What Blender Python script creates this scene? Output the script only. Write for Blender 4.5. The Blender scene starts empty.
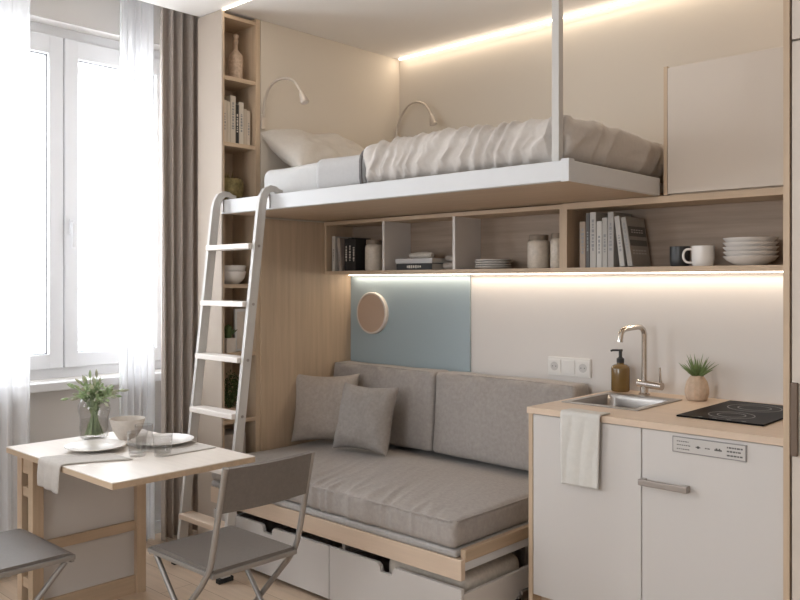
import bpy, bmesh, math, random
from mathutils import Vector, Matrix, noise
R = math.radians
random.seed(7)
S = bpy.context.scene
COL = S.collection

# ------------------------------------------------------------------ camera, sky, daylight, exposure
cd = bpy.data.cameras.new('camera')
cam = bpy.data.objects.new('camera', cd)
COL.objects.link(cam)
cam.location = (0, 0, 1.376)
cam.rotation_euler = (R(90), 0, R(43.15))
cd.sensor_width = 36
cd.lens = 36 * 820 / 800
cd.shift_y = -18 / 800
cd.clip_start = 0.02
S.camera = cam
S.cycles.transparent_max_bounces = 32

S.view_settings.view_transform = 'Standard'
S.view_settings.look = 'None'
S.view_settings.gamma = 1
S.view_settings.use_curve_mapping = False
S.view_settings.exposure = 0.0

w = bpy.data.worlds.new('overcast_sky')
S.world = w
w.use_nodes = True
bgn = w.node_tree.nodes['Background']
bgn.inputs[0].default_value = (0.90, 0.95, 1.0, 1)
bgn.inputs[1].default_value = 11.0


def area(name, loc, direction, sx, sy, power, color=(1, 1, 1), portal=False, spread=180):
    l = bpy.data.lights.new(name, 'AREA')
    l.shape = 'RECTANGLE'
    l.size, l.size_y = sx, sy
    l.energy = power
    l.color = color
    l.spread = R(spread)
    o = bpy.data.objects.new(name, l)
    COL.objects.link(o)
    o.location = loc
    o.rotation_euler = Vector(direction).to_track_quat('-Z', 'Y').to_euler()
    if portal:
        l.cycles.is_portal = True
    return o


WARM = (1.0, 0.86, 0.70)
# portals guiding sky daylight: the visible window, then two unseen openings added as fill
area('window_daylight', (-4.20, 1.89, 1.75), (1, 0, 0), 1.16, 1.72, 1, portal=True)
area('added_window_fill', (-4.20, -0.95, 1.75), (1, 0, 0), 1.7, 1.72, 1, portal=True)
area('added_rear_fill', (-1.4, -2.75, 1.6), (0, 1, 0), 1.4, 1.4, 1, portal=True)
# unseen ceiling fill added to brighten the room, then the room's strip lights
area('ceiling_fill_light', (-0.5, 0.2, 2.70), (0, 0, -1), 0.9, 0.9, 2.5, (1, 0.95, 0.88))
area('alcove_strip_light', (-2.2, 3.728, 2.757), (0, -0.9, -1), 2.55, 0.008, 3.6, WARM)
area('ceiling_front_strip_light', (-2.2, 2.44, 2.755), (0, 0.2, -1), 2.5, 0.012, 1.2, WARM)
area('shelf_strip_light', (-2.19, 3.300, 1.411), (0, -0.3, -1), 2.55, 0.008, 2.7, WARM)


# ------------------------------------------------------------------ materials
def mat(name, col, rough=0.6, metal=0.0, spec=0.4, var=0.0, vscale=8.0, bump=0.0, bscale=200.0,
        grain=None, emit=None, sheen=0.0, stripes=None):
    m = bpy.data.materials.new(name)
    m.use_nodes = True
    nt = m.node_tree
    b = nt.nodes['Principled BSDF']
    b.inputs['Base Color'].default_value = (*col, 1)
    b.inputs['Roughness'].default_value = rough
    b.inputs['Metallic'].default_value = metal
    b.inputs['Specular IOR Level'].default_value = spec
    if sheen:
        b.inputs['Sheen Weight'].default_value = sheen
    if emit:
        b.inputs['Emission Color'].default_value = (*emit[0], 1)
        b.inputs['Emission Strength'].default_value = emit[1]
    tc = nt.nodes.new('ShaderNodeTexCoord')
    if var:
        mp = nt.nodes.new('ShaderNodeMapping')
        nt.links.new(tc.outputs['Object'], mp.inputs[0])
        if grain:
            sc = {'x': (0.8, 14, 14), 'y': (14, 0.8, 14), 'z': (14, 14, 0.8)}[grain]
            mp.inputs['Scale'].default_value = sc
        n = nt.nodes.new('ShaderNodeTexNoise')
        n.inputs['Scale'].default_value = vscale
        n.inputs['Detail'].default_value = 6
        n.inputs['Roughness'].default_value = 0.6
        nt.links.new(mp.outputs[0], n.inputs['Vector'])
        r = nt.nodes.new('ShaderNodeValToRGB')
        r.color_ramp.elements[0].position = 0.3
        r.color_ramp.elements[1].position = 0.7
        r.color_ramp.elements[0].color = (*[c * (1 - var) for c in col], 1)
        r.color_ramp.elements[1].color = (*[min(1, c * (1 + var)) for c in col], 1)
        nt.links.new(n.outputs[0], r.inputs[0])
        nt.links.new(r.outputs[0], b.inputs['Base Color'])
    if bump:
        n2 = nt.nodes.new('ShaderNodeTexNoise')
        n2.inputs['Scale'].default_value = bscale
        n2.inputs['Detail'].default_value = 3
        nt.links.new(tc.outputs['Object'], n2.inputs['Vector'])
        bp = nt.nodes.new('ShaderNodeBump')
        bp.inputs['Strength'].default_value = bump
        bp.inputs['Distance'].default_value = 0.002
        nt.links.new(n2.outputs[0], bp.inputs['Height'])
        nt.links.new(bp.outputs[0], b.inputs['Normal'])
    return m


def weave(name, col, scale=260, var=0.10, rough=0.95):
    """woven cloth: fine crossing threads plus soft tonal variation"""
    m = mat(name, col, rough, var=var, vscale=60, spec=0.1, sheen=0.15)
    nt = m.node_tree
    tc = [n for n in nt.nodes if n.type == 'TEX_COORD'][0]
    wv = nt.nodes.new('ShaderNodeTexWave')
    wv.inputs['Scale'].default_value = scale
    wv.inputs['Distortion'].default_value = 2
    wv2 = nt.nodes.new('ShaderNodeTexWave')
    wv2.bands_direction = 'Z'
    wv2.inputs['Scale'].default_value = scale
    wv2.inputs['Distortion'].default_value = 2
    ad = nt.nodes.new('ShaderNodeMath')
    nt.links.new(tc.outputs['Object'], wv.inputs['Vector'])
    nt.links.new(tc.outputs['Object'], wv2.inputs['Vector'])
    nt.links.new(wv.outputs['Fac'], ad.inputs[0])
    nt.links.new(wv2.outputs['Fac'], ad.inputs[1])
    bp = nt.nodes.new('ShaderNodeBump')
    bp.inputs['Strength'].default_value = 0.25
    bp.inputs['Distance'].default_value = 0.001
    nt.links.new(ad.outputs[0], bp.inputs['Height'])
    nt.links.new(bp.outputs[0], nt.nodes['Principled BSDF'].inputs['Normal'])
    return m


def clear(name, tint=(1, 1, 1), gloss=0.9, ior=1.45):
    """clear glass sheet: passes light straight through and mirrors at grazing angles"""
    m = bpy.data.materials.new(name)
    m.use_nodes = True
    nt = m.node_tree
    nt.nodes.clear()
    out = nt.nodes.new('ShaderNodeOutputMaterial')
    t = nt.nodes.new('ShaderNodeBsdfTransparent')
    t.inputs[0].default_value = (*tint, 1)
    g = nt.nodes.new('ShaderNodeBsdfGlossy')
    g.inputs['Roughness'].default_value = 0.02
    g.inputs[0].default_value = (gloss, gloss, gloss, 1)
    f = nt.nodes.new('ShaderNodeLayerWeight')
    f.inputs[0].default_value = 0.5
    pw = nt.nodes.new('ShaderNodeMath')
    pw.operation = 'POWER'
    pw.inputs[1].default_value = 4.0
    ml = nt.nodes.new('ShaderNodeMath')
    ml.operation = 'MULTIPLY_ADD'
    ml.inputs[1].default_value = 0.8 if ior > 1.3 else 0.2
    ml.inputs[2].default_value = 0.035 if ior > 1.3 else 0.01
    nt.links.new(f.outputs['Facing'], pw.inputs[0])
    nt.links.new(pw.outputs[0], ml.inputs[0])
    mx = nt.nodes.new('ShaderNodeMixShader')
    nt.links.new(ml.outputs[0], mx.inputs[0])
    nt.links.new(t.outputs[0], mx.inputs[1])
    nt.links.new(g.outputs[0], mx.inputs[2])
    nt.links.new(mx.outputs[0], out.inputs[0])
    return m


def sheer(name, col, k):
    m = bpy.data.materials.new(name)
    m.use_nodes = True
    nt = m.node_tree
    nt.nodes.clear()
    out = nt.nodes.new('ShaderNodeOutputMaterial')
    t = nt.nodes.new('ShaderNodeBsdfTransparent')
    d = nt.nodes.new('ShaderNodeBsdfDiffuse')
    tl = nt.nodes.new('ShaderNodeBsdfTranslucent')
    d.inputs[0].default_value = (*col, 1)
    tl.inputs[0].default_value = (*col, 1)
    m1 = nt.nodes.new('ShaderNodeMixShader')
    m1.inputs[0].default_value = 0.5
    nt.links.new(d.outputs[0], m1.inputs[1])
    nt.links.new(tl.outputs[0], m1.inputs[2])
    m2 = nt.nodes.new('ShaderNodeMixShader')
    m2.inputs[0].default_value = k
    nt.links.new(t.outputs[0], m2.inputs[1])
    nt.links.new(m1.outputs[0], m2.inputs[2])
    nt.links.new(m2.outputs[0], out.inputs[0])
    return m


OAK = (0.53, 0.40, 0.28)
M = dict(
    oak_x=mat('oak grain along x', OAK, 0.5, var=0.10, vscale=3, grain='x', bump=0.05),
    oak_y=mat('oak grain along y', OAK, 0.5, var=0.10, vscale=3, grain='y', bump=0.05),
    oak_z=mat('oak grain upright', OAK, 0.5, var=0.10, vscale=3, grain='z', bump=0.05),
    brown_oak=mat('dark brown oak back board', (0.33, 0.25, 0.19), 0.6, var=0.18, vscale=3, grain='x'),  # darker brown than the oak of the carcass
    pale_oak=mat('pale oak top', (0.66, 0.52, 0.40), 0.4, var=0.06, vscale=3, grain='x'),
    table_top=mat('table top laminate', (0.80, 0.73, 0.66), 0.38, var=0.04, vscale=3, grain='x'),
    wall=mat('warm wall paint', (0.66, 0.592, 0.505), 0.85, spec=0.2, bump=0.03, bscale=300),
    wall_grey=mat('grey wall paint', (0.66, 0.63, 0.60), 0.85, spec=0.2, bump=0.03, bscale=300),
    wall_white=mat('off white wall panel', (0.69, 0.65, 0.615), 0.6, spec=0.3),
    ceiling=mat('ceiling paint', (0.86, 0.825, 0.79), 0.9, spec=0.1),
    blue=mat('blue grey wall panel', (0.36, 0.435, 0.465), 0.6, spec=0.3),
    door=mat('matt white front', (0.61, 0.58, 0.555), 0.45, spec=0.4),
    side_beige=mat('tan matt side', (0.49, 0.415, 0.345), 0.6, spec=0.3),
    beige_front=mat('beige matt front', (0.62, 0.55, 0.48), 0.5, spec=0.35),
    white=mat('white lacquer', (0.66, 0.665, 0.675), 0.4),
    ladder=mat('white powder coat', (0.57, 0.55, 0.525), 0.4),
    ladder_tread=mat('whitewashed tread', (0.78, 0.72, 0.67), 0.5, var=0.04, vscale=3, grain='x'),
    upvc=mat('white window plastic', (0.78, 0.78, 0.79), 0.35),
    gasket=mat('grey gasket', (0.25, 0.25, 0.26), 0.7),
    floor=None,
    sofa=weave('grey sofa linen', (0.385, 0.35, 0.325)),
    sofa_mat=weave('pale grey mat cloth', (0.42, 0.40, 0.385)),
    cushion_a=weave('greige cushion linen', (0.42, 0.365, 0.32)),
    cushion_b=weave('grey cushion linen', (0.33, 0.30, 0.278)),
    sheet=weave('white bed sheet', (0.63, 0.625, 0.62), var=0.02),
    fold=weave('pale grey folded sheet', (0.51, 0.50, 0.495), var=0.03),
    duvet=weave('greige duvet cotton', (0.60, 0.555, 0.515), var=0.04),
    pillow=weave('pale beige pillow cotton', (0.60, 0.55, 0.49), var=0.03),
    hem=weave('dark grey hem', (0.16, 0.15, 0.15)),
    napkin=weave('linen napkin', (0.58, 0.54, 0.50), var=0.05),
    towel=weave('off white tea towel', (0.66, 0.64, 0.60), var=0.03),
    blanket=weave('cream blanket', (0.62, 0.56, 0.49)),
    drape=weave('taupe drape cloth', (0.50, 0.44, 0.395), var=0.06),
    chair_seat=weave('grey brown chair cloth', (0.165, 0.143, 0.128), scale=400, rough=0.42)
)
M['chair_seat'].node_tree.nodes['Principled BSDF'].inputs['Specular IOR Level'].default_value = 0.5
M.update(
    steel_tube=mat('grey steel tube', (0.36, 0.345, 0.33), 0.35, metal=0.6),
    steel=mat('brushed steel', (0.40, 0.375, 0.355), 0.32, metal=0.9),
    chrome=mat('satin chrome', (0.62, 0.57, 0.52), 0.22, metal=0.95),
    handle=mat('taupe metal handle', (0.36, 0.325, 0.30), 0.35, metal=0.5),
    brown_handle=mat('brown recessed grip', (0.16, 0.11, 0.08), 0.5),
    lamp=mat('beige lamp metal', (0.56, 0.49, 0.42), 0.35, metal=0.3),
    black=mat('black plastic', (0.02, 0.02, 0.02), 0.45),
    black_glass=mat('black ceramic glass', (0.006, 0.006, 0.007), 0.3, spec=0.02),
    ring=mat('grey printed ring', (0.26, 0.26, 0.26), 0.4),
    label=mat('grey control label', (0.55, 0.53, 0.51), 0.35, metal=0.2),
    label_edge=mat('dark label rim', (0.28, 0.27, 0.265), 0.4, metal=0.2),
    ink=mat('dark print', (0.13, 0.125, 0.12), 0.6),
    porcelain=mat('white porcelain', (0.78, 0.74, 0.70), 0.25, spec=0.5),
    clay=mat('off white stoneware', (0.66, 0.60, 0.54), 0.6, var=0.06, vscale=60),
    pot=mat('sand clay pot', (0.56, 0.42, 0.31), 0.8, var=0.12, vscale=50),
    grey_mug=mat('charcoal mug', (0.045, 0.045, 0.045), 0.35),
    amber=mat('amber bottle', (0.17, 0.10, 0.030), 0.15, spec=0.6),
    jar=mat('oat filled jar', (0.56, 0.49, 0.41), 0.25, var=0.12, vscale=60),
    jar_lid=mat('dull brown lid', (0.23, 0.18, 0.135), 0.5),
    leaf=mat('vase leaf green', (0.33, 0.43, 0.23), 0.55, var=0.3, vscale=20),
    bud=mat('dusky bud', (0.46, 0.47, 0.34), 0.6, var=0.25, vscale=30),
    leaf_dark=mat('dark plant green', (0.075, 0.115, 0.04), 0.6, var=0.4, vscale=25),
    succulent=mat('succulent green', (0.17, 0.24, 0.09), 0.5, var=0.3, vscale=25),
    basket=mat('olive straw', (0.23, 0.18, 0.075), 0.8, var=0.45, vscale=40),
    paper=mat('book paper', (0.62, 0.57, 0.50), 0.9),
    glass=clear('window glass'),
    tumbler=clear('drinking glass', (0.91, 0.905, 0.90)),
    water=clear('water', (0.93, 0.93, 0.925), ior=1.2),
    sheer=sheer('white voile', (0.92, 0.92, 0.93), 0.55),
    led=mat('led diffuser', (1, 0.9, 0.75), 0.5, emit=((1.0, 0.90, 0.76), 6.0)),
    dark=mat('dark recess', (0.05, 0.045, 0.04), 0.8),
    socket=mat('socket plastic', (0.74, 0.72, 0.69), 0.35),
    disc=mat('warm beige disc', (0.52, 0.38, 0.285), 0.55),
    rubber=mat('black rubber', (0.025, 0.025, 0.025), 0.8),
    city=mat('pale plaster facade', (0.70, 0.71, 0.72), 0.9),
    roof=mat('pale roof felt', (0.5, 0.5, 0.51), 0.9),
)


def floor_material():
    m = mat('light oak planks', (0.60, 0.46, 0.34), 0.42, var=0.10, vscale=2.5, grain='x')
    nt = m.node_tree
    b = nt.nodes['Principled BSDF']
    tc = [n for n in nt.nodes if n.type == 'TEX_COORD'][0]
    br = nt.nodes.new('ShaderNodeTexBrick')
    br.inputs['Scale'].default_value = 1
    br.inputs['Brick Width'].default_value = 1.3
    br.inputs['Row Height'].default_value = 0.16
    br.inputs['Mortar Size'].default_value = 0.0015
    br.inputs['Color1'].default_value = (1, 1, 1, 1)
    br.inputs['Color2'].default_value = (0.90, 0.89, 0.88, 1)
    br.inputs['Mortar'].default_value = (0.5, 0.45, 0.4, 1)
    nt.links.new(tc.outputs['Object'], br.inputs['Vector'])
    mx = nt.nodes.new('ShaderNodeMix')
    mx.data_type = 'RGBA'
    mx.blend_type = 'MULTIPLY'
    mx.inputs[0].default_value = 1
    rr = [n for n in nt.nodes if n.type == 'VALTORGB'][0]
    nt.links.new(rr.outputs[0], mx.inputs[6])
    nt.links.new(br.outputs[0], mx.inputs[7])
    nt.links.new(mx.outputs[2], b.inputs['Base Color'])
    return m


M['floor'] = floor_material()


# ------------------------------------------------------------------ mesh helpers
class MB:
    def __init__(self):
        self.bm = bmesh.new()

    def box(self, x0, x1, y0, y1, z0, z1, b=0.0, seg=2):
        bm = bmesh.new()
        bmesh.ops.create_cube(bm, size=1)
        for v in bm.verts:
            v.co = Vector(((x0 + x1) / 2 + v.co.x * (x1 - x0), (y0 + y1) / 2 + v.co.y * (y1 - y0),
                           (z0 + z1) / 2 + v.co.z * (z1 - z0)))
        if b:
            bmesh.ops.bevel(bm, geom=list(bm.edges), offset=b, segments=seg, affect='EDGES', profile=0.5)
        return self.add(bm)

    def add(self, bm, mtx=None):
        me = bpy.data.meshes.new('tmp')
        if mtx is not None:
            bmesh.ops.transform(bm, matrix=mtx, verts=bm.verts)
        bm.to_mesh(me)
        bm.free()
        self.bm.from_mesh(me)
        bpy.data.meshes.remove(me)
        return self

    def obox(self, p0, p1, w, h, up=(0, 0, 1), b=0.0):
        """bar of w x h section from p0 to p1"""
        p0, p1, up = Vector(p0), Vector(p1), Vector(up)
        d = p1 - p0
        z = d.normalized()
        x = up.cross(z)
        if x.length < 1e-4:
            x = Vector((1, 0, 0)).cross(z)
        x.normalize()
        y = z.cross(x)
        m = MB().box(-w / 2, w / 2, -h / 2, h / 2, 0, d.length, b)
        mtx = Matrix((x, y, z)).transposed().to_4x4()
        mtx.translation = p0
        return self.add(m.bm, mtx)

    def tube(self, pts, r, n=10, cap=True):
        pts = [Vector(p) for p in pts]
        rr = r if isinstance(r, (list, tuple)) else [r] * len(pts)
        bm = self.bm
        t0 = (pts[1] - pts[0]).normalized()
        nrm = t0.orthogonal().normalized()
        rings = []
        for i, p in enumerate(pts):
            if i == 0:
                t = t0
            elif i == len(pts) - 1:
                t = (pts[-1] - pts[-2]).normalized()
            else:
                t = ((pts[i + 1] - p).normalized() + (p - pts[i - 1]).normalized()).normalized()
            nrm = (nrm - t * nrm.dot(t)).normalized()
            bi = t.cross(nrm)
            rings.append([bm.verts.new(p + (nrm * math.cos(2 * math.pi * k / n) + bi * math.sin(2 * math.pi * k / n)) * rr[i])
                          for k in range(n)])
        for a, b in zip(rings, rings[1:]):
            for k in range(n):
                bm.faces.new((a[k], a[(k + 1) % n], b[(k + 1) % n], b[k]))
        if cap:
            bm.faces.new(list(reversed(rings[0])))
            bm.faces.new(rings[-1])
        return self

    def lathe(self, prof, c=(0, 0, 0), n=32):
        """profile of (radius, height); radius 0 closes at the axis"""
        c = Vector(c)
        bm = self.bm
        rings = []
        for r, z in prof:
            if r < 1e-6:
                rings.append([bm.verts.new(c + Vector((0, 0, z)))])
            else:
                rings.append([bm.verts.new(c + Vector((r * math.cos(2 * math.pi * k / n), r * math.sin(2 * math.pi * k / n), z)))
                              for k in range(n)])
        for a, b in zip(rings, rings[1:]):
            for k in range(n):
                k2 = (k + 1) % n
                if len(a) == 1 and len(b) == 1:
                    continue
                if len(a) == 1:
                    bm.faces.new((a[0], b[k2], b[k]))
                elif len(b) == 1:
                    bm.faces.new((a[k], a[k2], b[0]))
                else:
                    bm.faces.new((a[k], a[k2], b[k2], b[k]))
        return self

    def prism(self, pts, axis, a0, a1):
        """polygon of 2D points extruded along an axis; x -> (y,z), y -> (x,z), z -> (x,y)"""
        def mk(p, a):
            return {'x': (a, p[0], p[1]), 'y': (p[0], a, p[1]), 'z': (p[0], p[1], a)}[axis]
        bm = self.bm
        A = [bm.verts.new(mk(p, a0)) for p in pts]
        B = [bm.verts.new(mk(p, a1)) for p in pts]
        bm.faces.new(A)
        bm.faces.new(list(reversed(B)))
        n = len(pts)
        for k in range(n):
            bm.faces.new((A[k], B[k], B[(k + 1) % n], A[(k + 1) % n]))
        return self

    def rbox(self, lo, hi, r, n=(20, 20, 6), disp=None):
        """rounded box with fine faces, moved along its normal by disp(point, normal)"""
        lo, hi = Vector(lo), Vector(hi)
        bm = bmesh.new()

        def ts(k):
            return [0.5 - 0.5 * math.cos(math.pi * i / k) * (0.35 + 0.65) if False else
                    (i / k) for i in range(k + 1)]

        def lin(a, b, k):
            e = [a, a + r * 0.25, a + r * 0.6, a + r]
            mid = [a + r + (b - a - 2 * r) * i / k for i in range(1, k)]
            return e + mid + [b - r, b - r * 0.6, b - r * 0.25, b]
        L = [lin(lo[i], hi[i], n[i]) for i in range(3)]
        for ax in range(3):
            u, v = [(1, 2), (2, 0), (0, 1)][ax]
            for side in (0, 1):
                g = []
                for a in L[u]:
                    row = []
                    for b in L[v]:
                        p = Vector((0, 0, 0))
                        p[ax] = hi[ax] if side else lo[ax]
                        p[u], p[v] = a, b
                        row.append(bm.verts.new(p))
                    g.append(row)
                for i in range(len(L[u]) - 1):
                    for j in range(len(L[v]) - 1):
                        f = (g[i][j], g[i + 1][j], g[i + 1][j + 1], g[i][j + 1])
                        bm.faces.new(f if side else tuple(reversed(f)))
        bmesh.ops.remove_doubles(bm, verts=bm.verts, dist=1e-5)
        for vtx in bm.verts:
            p = vtx.co
            c = Vector([min(max(p[i], lo[i] + r), hi[i] - r) for i in range(3)])
            d = p - c
            if d.length > 1e-9:
                nn = d.normalized()
                q = c + nn * r
                if disp:
                    q += nn * disp(q, nn)
                vtx.co = q
        return self.add(bm)

    def cushion(self, w_, h_, t_, mtx, n=22, pinch=0.05, seed=0.0, wr=0.004, full=0.55):
        """square stuffed cushion: pointed corners, seam round the rim; w along x, h along y, thickness z"""
        bm = bmesh.new()
        top, bot = [], []
        for i in range(n + 1):
            a, b = [], []
            for j in range(n + 1):
                u = -math.cos(math.pi * i / n)
                v = -math.cos(math.pi * j / n)
                k = max(0.0, (1 - u ** 4) * (1 - v ** 4)) ** full
                x = u * w_ / 2 * (1 - pinch * (1 - v * v))
                y = v * h_ / 2 * (1 - pinch * (1 - u * u))
                wn = noise.noise(Vector((x * 7 + seed, y * 7, seed))) * wr * 2 * k
                wn += noise.noise(Vector((x * 22 + seed, y * 16, seed + 3))) * wr * k
                wn -= wr * 0.9 * k * max(0, 1 - abs(noise.noise(Vector((x * 6 - y * 3 + seed, y * 9 + x * 4, seed + 8)))) * 5)
                edge = i in (0, n) or j in (0, n)
                z = t_ / 2 * k + wn
                va = bm.verts.new((x, y, 0 if edge else z))
                a.append(va)
                b.append(va if edge else bm.verts.new((x, y, -t_ / 2 * k + wn * 0.6)))
            top.append(a)
            bot.append(b)
        for i in range(n):
            for j in range(n):
                bm.faces.new((top[i][j], top[i + 1][j], top[i + 1][j + 1], top[i][j + 1]))
                f = (bot[i][j], bot[i][j + 1], bot[i + 1][j + 1], bot[i + 1][j])
                if len(set(f)) == 4:
                    try:
                        bm.faces.new(f)
                    except ValueError:
                        pass
        return self.add(bm, mtx)

    def sheetgrid(self, fn, nu, nv, thick):
        """cloth with thickness: fn(u,v) -> point; offset along the normal"""
        P = [[Vector(fn(i / nu, j / nv)) for j in range(nv + 1)] for i in range(nu + 1)]
        bm = self.bm
        A, B = [], []
        for i in range(nu + 1):
            ra, rb = [], []
            for j in range(nv + 1):
                du = P[min(i + 1, nu)][j] - P[max(i - 1, 0)][j]
                dv = P[i][min(j + 1, nv)] - P[i][max(j - 1, 0)]
                nn = du.cross(dv)
                nn = nn.normalized() if nn.length > 1e-9 else Vector((0, 0, 1))
                ra.append(bm.verts.new(P[i][j] + nn * thick / 2))
                rb.append(bm.verts.new(P[i][j] - nn * thick / 2))
            A.append(ra)
            B.append(rb)
        for i in range(nu):
            for j in range(nv):
                bm.faces.new((A[i][j], A[i + 1][j], A[i + 1][j + 1], A[i][j + 1]))
                bm.faces.new((B[i][j], B[i][j + 1], B[i + 1][j + 1], B[i + 1][j]))
        for i in range(nu):
            bm.faces.new((A[i][0], B[i][0], B[i + 1][0], A[i + 1][0]))
            bm.faces.new((A[i][nv], A[i + 1][nv], B[i + 1][nv], B[i][nv]))
        for j in range(nv):
            bm.faces.new((A[0][j], A[0][j + 1], B[0][j + 1], B[0][j]))
            bm.faces.new((A[nu][j], B[nu][j], B[nu][j + 1], A[nu][j + 1]))
        return self

    def build(self, name, m, parent=None, local=False, smooth=False, auto=40):
        off = Vector((0, 0, 0))
        if parent is not None and not local:
            off = BASE[parent.name]
        if off.length:
            bmesh.ops.translate(self.bm, verts=self.bm.verts, vec=-off)
        bmesh.ops.recalc_face_normals(self.bm, faces=self.bm.faces)
        me = bpy.data.meshes.new(name)
        self.bm.to_mesh(me)
        self.bm.free()
        me.materials.append(M[m] if isinstance(m, str) else m)
        if smooth:
            me.polygons.foreach_set('use_smooth', [True] * len(me.polygons))
            if auto < 180:
                me.set_sharp_from_angle(angle=R(auto))
        o = bpy.data.objects.new(name, me)
        COL.objects.link(o)
        if parent is not None:
            o.parent = parent
            BASE[o.name] = BASE[parent.name].copy()
        else:
            BASE[o.name] = Vector((0, 0, 0))
        return o


BASE = {}


def thing(name, label, cat, loc=(0, 0, 0), group=None, rot=None):
    o = bpy.data.objects.new(name, None)
    o.empty_display_size = 0.05
    COL.objects.link(o)
    o.location = loc
    if rot:
        o.rotation_euler = rot
    BASE[o.name] = Vector(loc)
    return tag(o, label, cat, group)


def tag(o, label, cat, group=None):
    o['label'] = label
    o['category'] = cat
    if group:
        o['group'] = group
    return o


def struct(name, mb, m, parent=None, **k):
    o = mb.build(name, m, parent, **k)
    if parent is None:
        o['kind'] = 'structure'
    return o


def copy_tree(o, parent=None):
    c = o.copy()
    COL.objects.link(c)
    if parent is not None:
        c.parent = parent
    BASE[c.name] = BASE[o.name].copy()
    for ch in list(o.children):
        copy_tree(ch, c)
    return c


# ------------------------------------------------------------------ the setting
XW, XR, YB, YF, ZC = -4.05, 1.25, 3.75, -2.6, 2.77
struct('floor', MB().box(XW - 0.3, XR + 0.12, YF - 0.3, YB + 0.12, -0.1, 0), 'floor')
struct('ceiling', MB().box(-3.72, XR + 0.12, YF - 0.12, YB + 0.12, ZC, ZC + 0.22)
       .box(XW - 0.3, -3.72, YF - 0.12, YB + 0.12, ZC + 0.15, ZC + 0.22), 'ceiling')
struct('wall_back', MB().box(-3.52, XR + 0.12, YB, YB + 0.12, 0, ZC), 'wall')
struct('wall_right', MB().box(XR, XR + 0.12, YF, YB, 0, ZC), 'wall_grey')
# wall behind the sofa and worktop stands forward of the alcove wall
struct('wall_back_lower', MB().box(-3.51, -0.8525, 3.33, YB - 0.001, 0, 1.715), 'wall_white')
struct('wall_alcove_end', MB().box(-3.735, -3.52, 2.672, YB + 0.1, 0, ZC - 0.001), 'wall')
struct('trim_1', MB().box(-3.519, -3.508, 2.667, 3.329, 0.0, 1.712), 'oak_z')   # oak panelling beside the sofa
struct('trim_2', MB().box(-3.507, -2.62, 3.318, 3.3295, 0.3, 1.42), 'blue')       # blue panel on the lower wall
# window wall: the visible opening and an unseen one added for fill daylight
WZ0, WZ1 = 0.885, 2.68


def wall_with_openings(lo, hi, opens, x0, x1):
    mb = MB()
    y = lo
    for a, b in opens:
        mb.box(x0, x1, y, a, 0, ZC + 0.16)
        mb.box(x0, x1, a, b, 0, WZ0)
        mb.box(x0, x1, a, b, WZ1, ZC + 0.16)
        y = b
    mb.box(x0, x1, y, hi, 0, ZC + 0.16)
    return mb


struct('wall_left', wall_with_openings(YF - 0.12, YB + 0.12, [(-1.9, 0.0), (1.24, 2.54)], XW - 0.28, XW), 'wall_grey')
struct('wall_front', MB().box(XW, XR, YF - 0.2, YF, 0, 0.9).box(XW, XR, YF - 0.2, YF, 2.3, ZC + 0.16)
       .box(XW, -2.1, YF - 0.2, YF, 0.9, 2.3).box(-0.7, XR, YF - 0.2, YF, 0.9, 2.3), 'wall_grey')  # gap in this unseen wall is added to let in fill daylight


def window(name, y0, y1, xf, with_handle):
    """tilt window: frame, two sashes meeting in the middle, pane in each"""
    ym = (y0 + y1) / 2
    f = MB()
    fw = 0.05
    xa, xb = xf - 0.07, xf
    f.box(xa, xb, y0, y0 + fw, WZ0, WZ1).box(xa, xb, y1 - fw, y1, WZ0, WZ1)
    f.box(xa, xb, y0 + fw, y1 - fw, WZ0, WZ0 + fw).box(xa, xb, y0 + fw, y1 - fw, WZ1 - fw, WZ1)
    fr = struct(name, f, 'upvc')
    fr['kind'] = 'structure'
    g = MB()
    for a, b in ((y0 + fw, ym - 0.003), (ym + 0.003, y1 - fw)):
        s = MB()
        sw = 0.075
        z0, z1 = WZ0 + fw, WZ1 - fw
        xs = xf + 0.018
        s.box(xa + 0.01, xs, a, a + sw, z0, z1, 0.006).box(xa + 0.01, xs, b - sw, b, z0, z1, 0.006)
        s.box(xa + 0.011, xs - 0.001, a + sw - 0.006, b - sw + 0.006, z0, z0 + sw, 0.005)
        s.box(xa + 0.011, xs - 0.001, a + sw - 0.006, b - sw + 0.006, z1 - sw - 0.022, z1, 0.005)
        so = s.build('window_sash', 'upvc', fr)
        MB().box(xf - 0.03, xf - 0.022, a + sw - 0.004, b - sw + 0.004, z0 + sw - 0.004, z1 - sw - 0.018).build('window_pane', 'glass', so)
        k = MB()
        e = 0.005
        xg = xf - 0.004
        k.box(xf - 0.02, xg, a + sw - e, a + sw + e, z0 + sw, z1 - sw - 0.022).box(xf - 0.02, xg, b - sw - e, b - sw + e, z0 + sw, z1 - sw - 0.022)
        k.box(xf - 0.02, xg, a + sw, b - sw, z0 + sw - e, z0 + sw + e).box(xf - 0.02, xg, a + sw, b - sw, z1 - sw - 0.022 - e, z1 - sw - 0.022 + e)
        k.build('window_gasket', 'gasket', so)
    if with_handle:
        h = MB()
        h.box(xf + 0.018, xf + 0.026, ym + 0.025, ym + 0.055, 1.62, 1.70, 0.002)
        h.box(xf + 0.026, xf + 0.05, ym + 0.032, ym + 0.048, 1.675, 1.69, 0.002)
        h.box(xf + 0.042, xf + 0.054, ym + 0.03, ym + 0.05, 1.55, 1.69, 0.004)
        h.build('window_handle', 'upvc', fr)
    return fr


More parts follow.
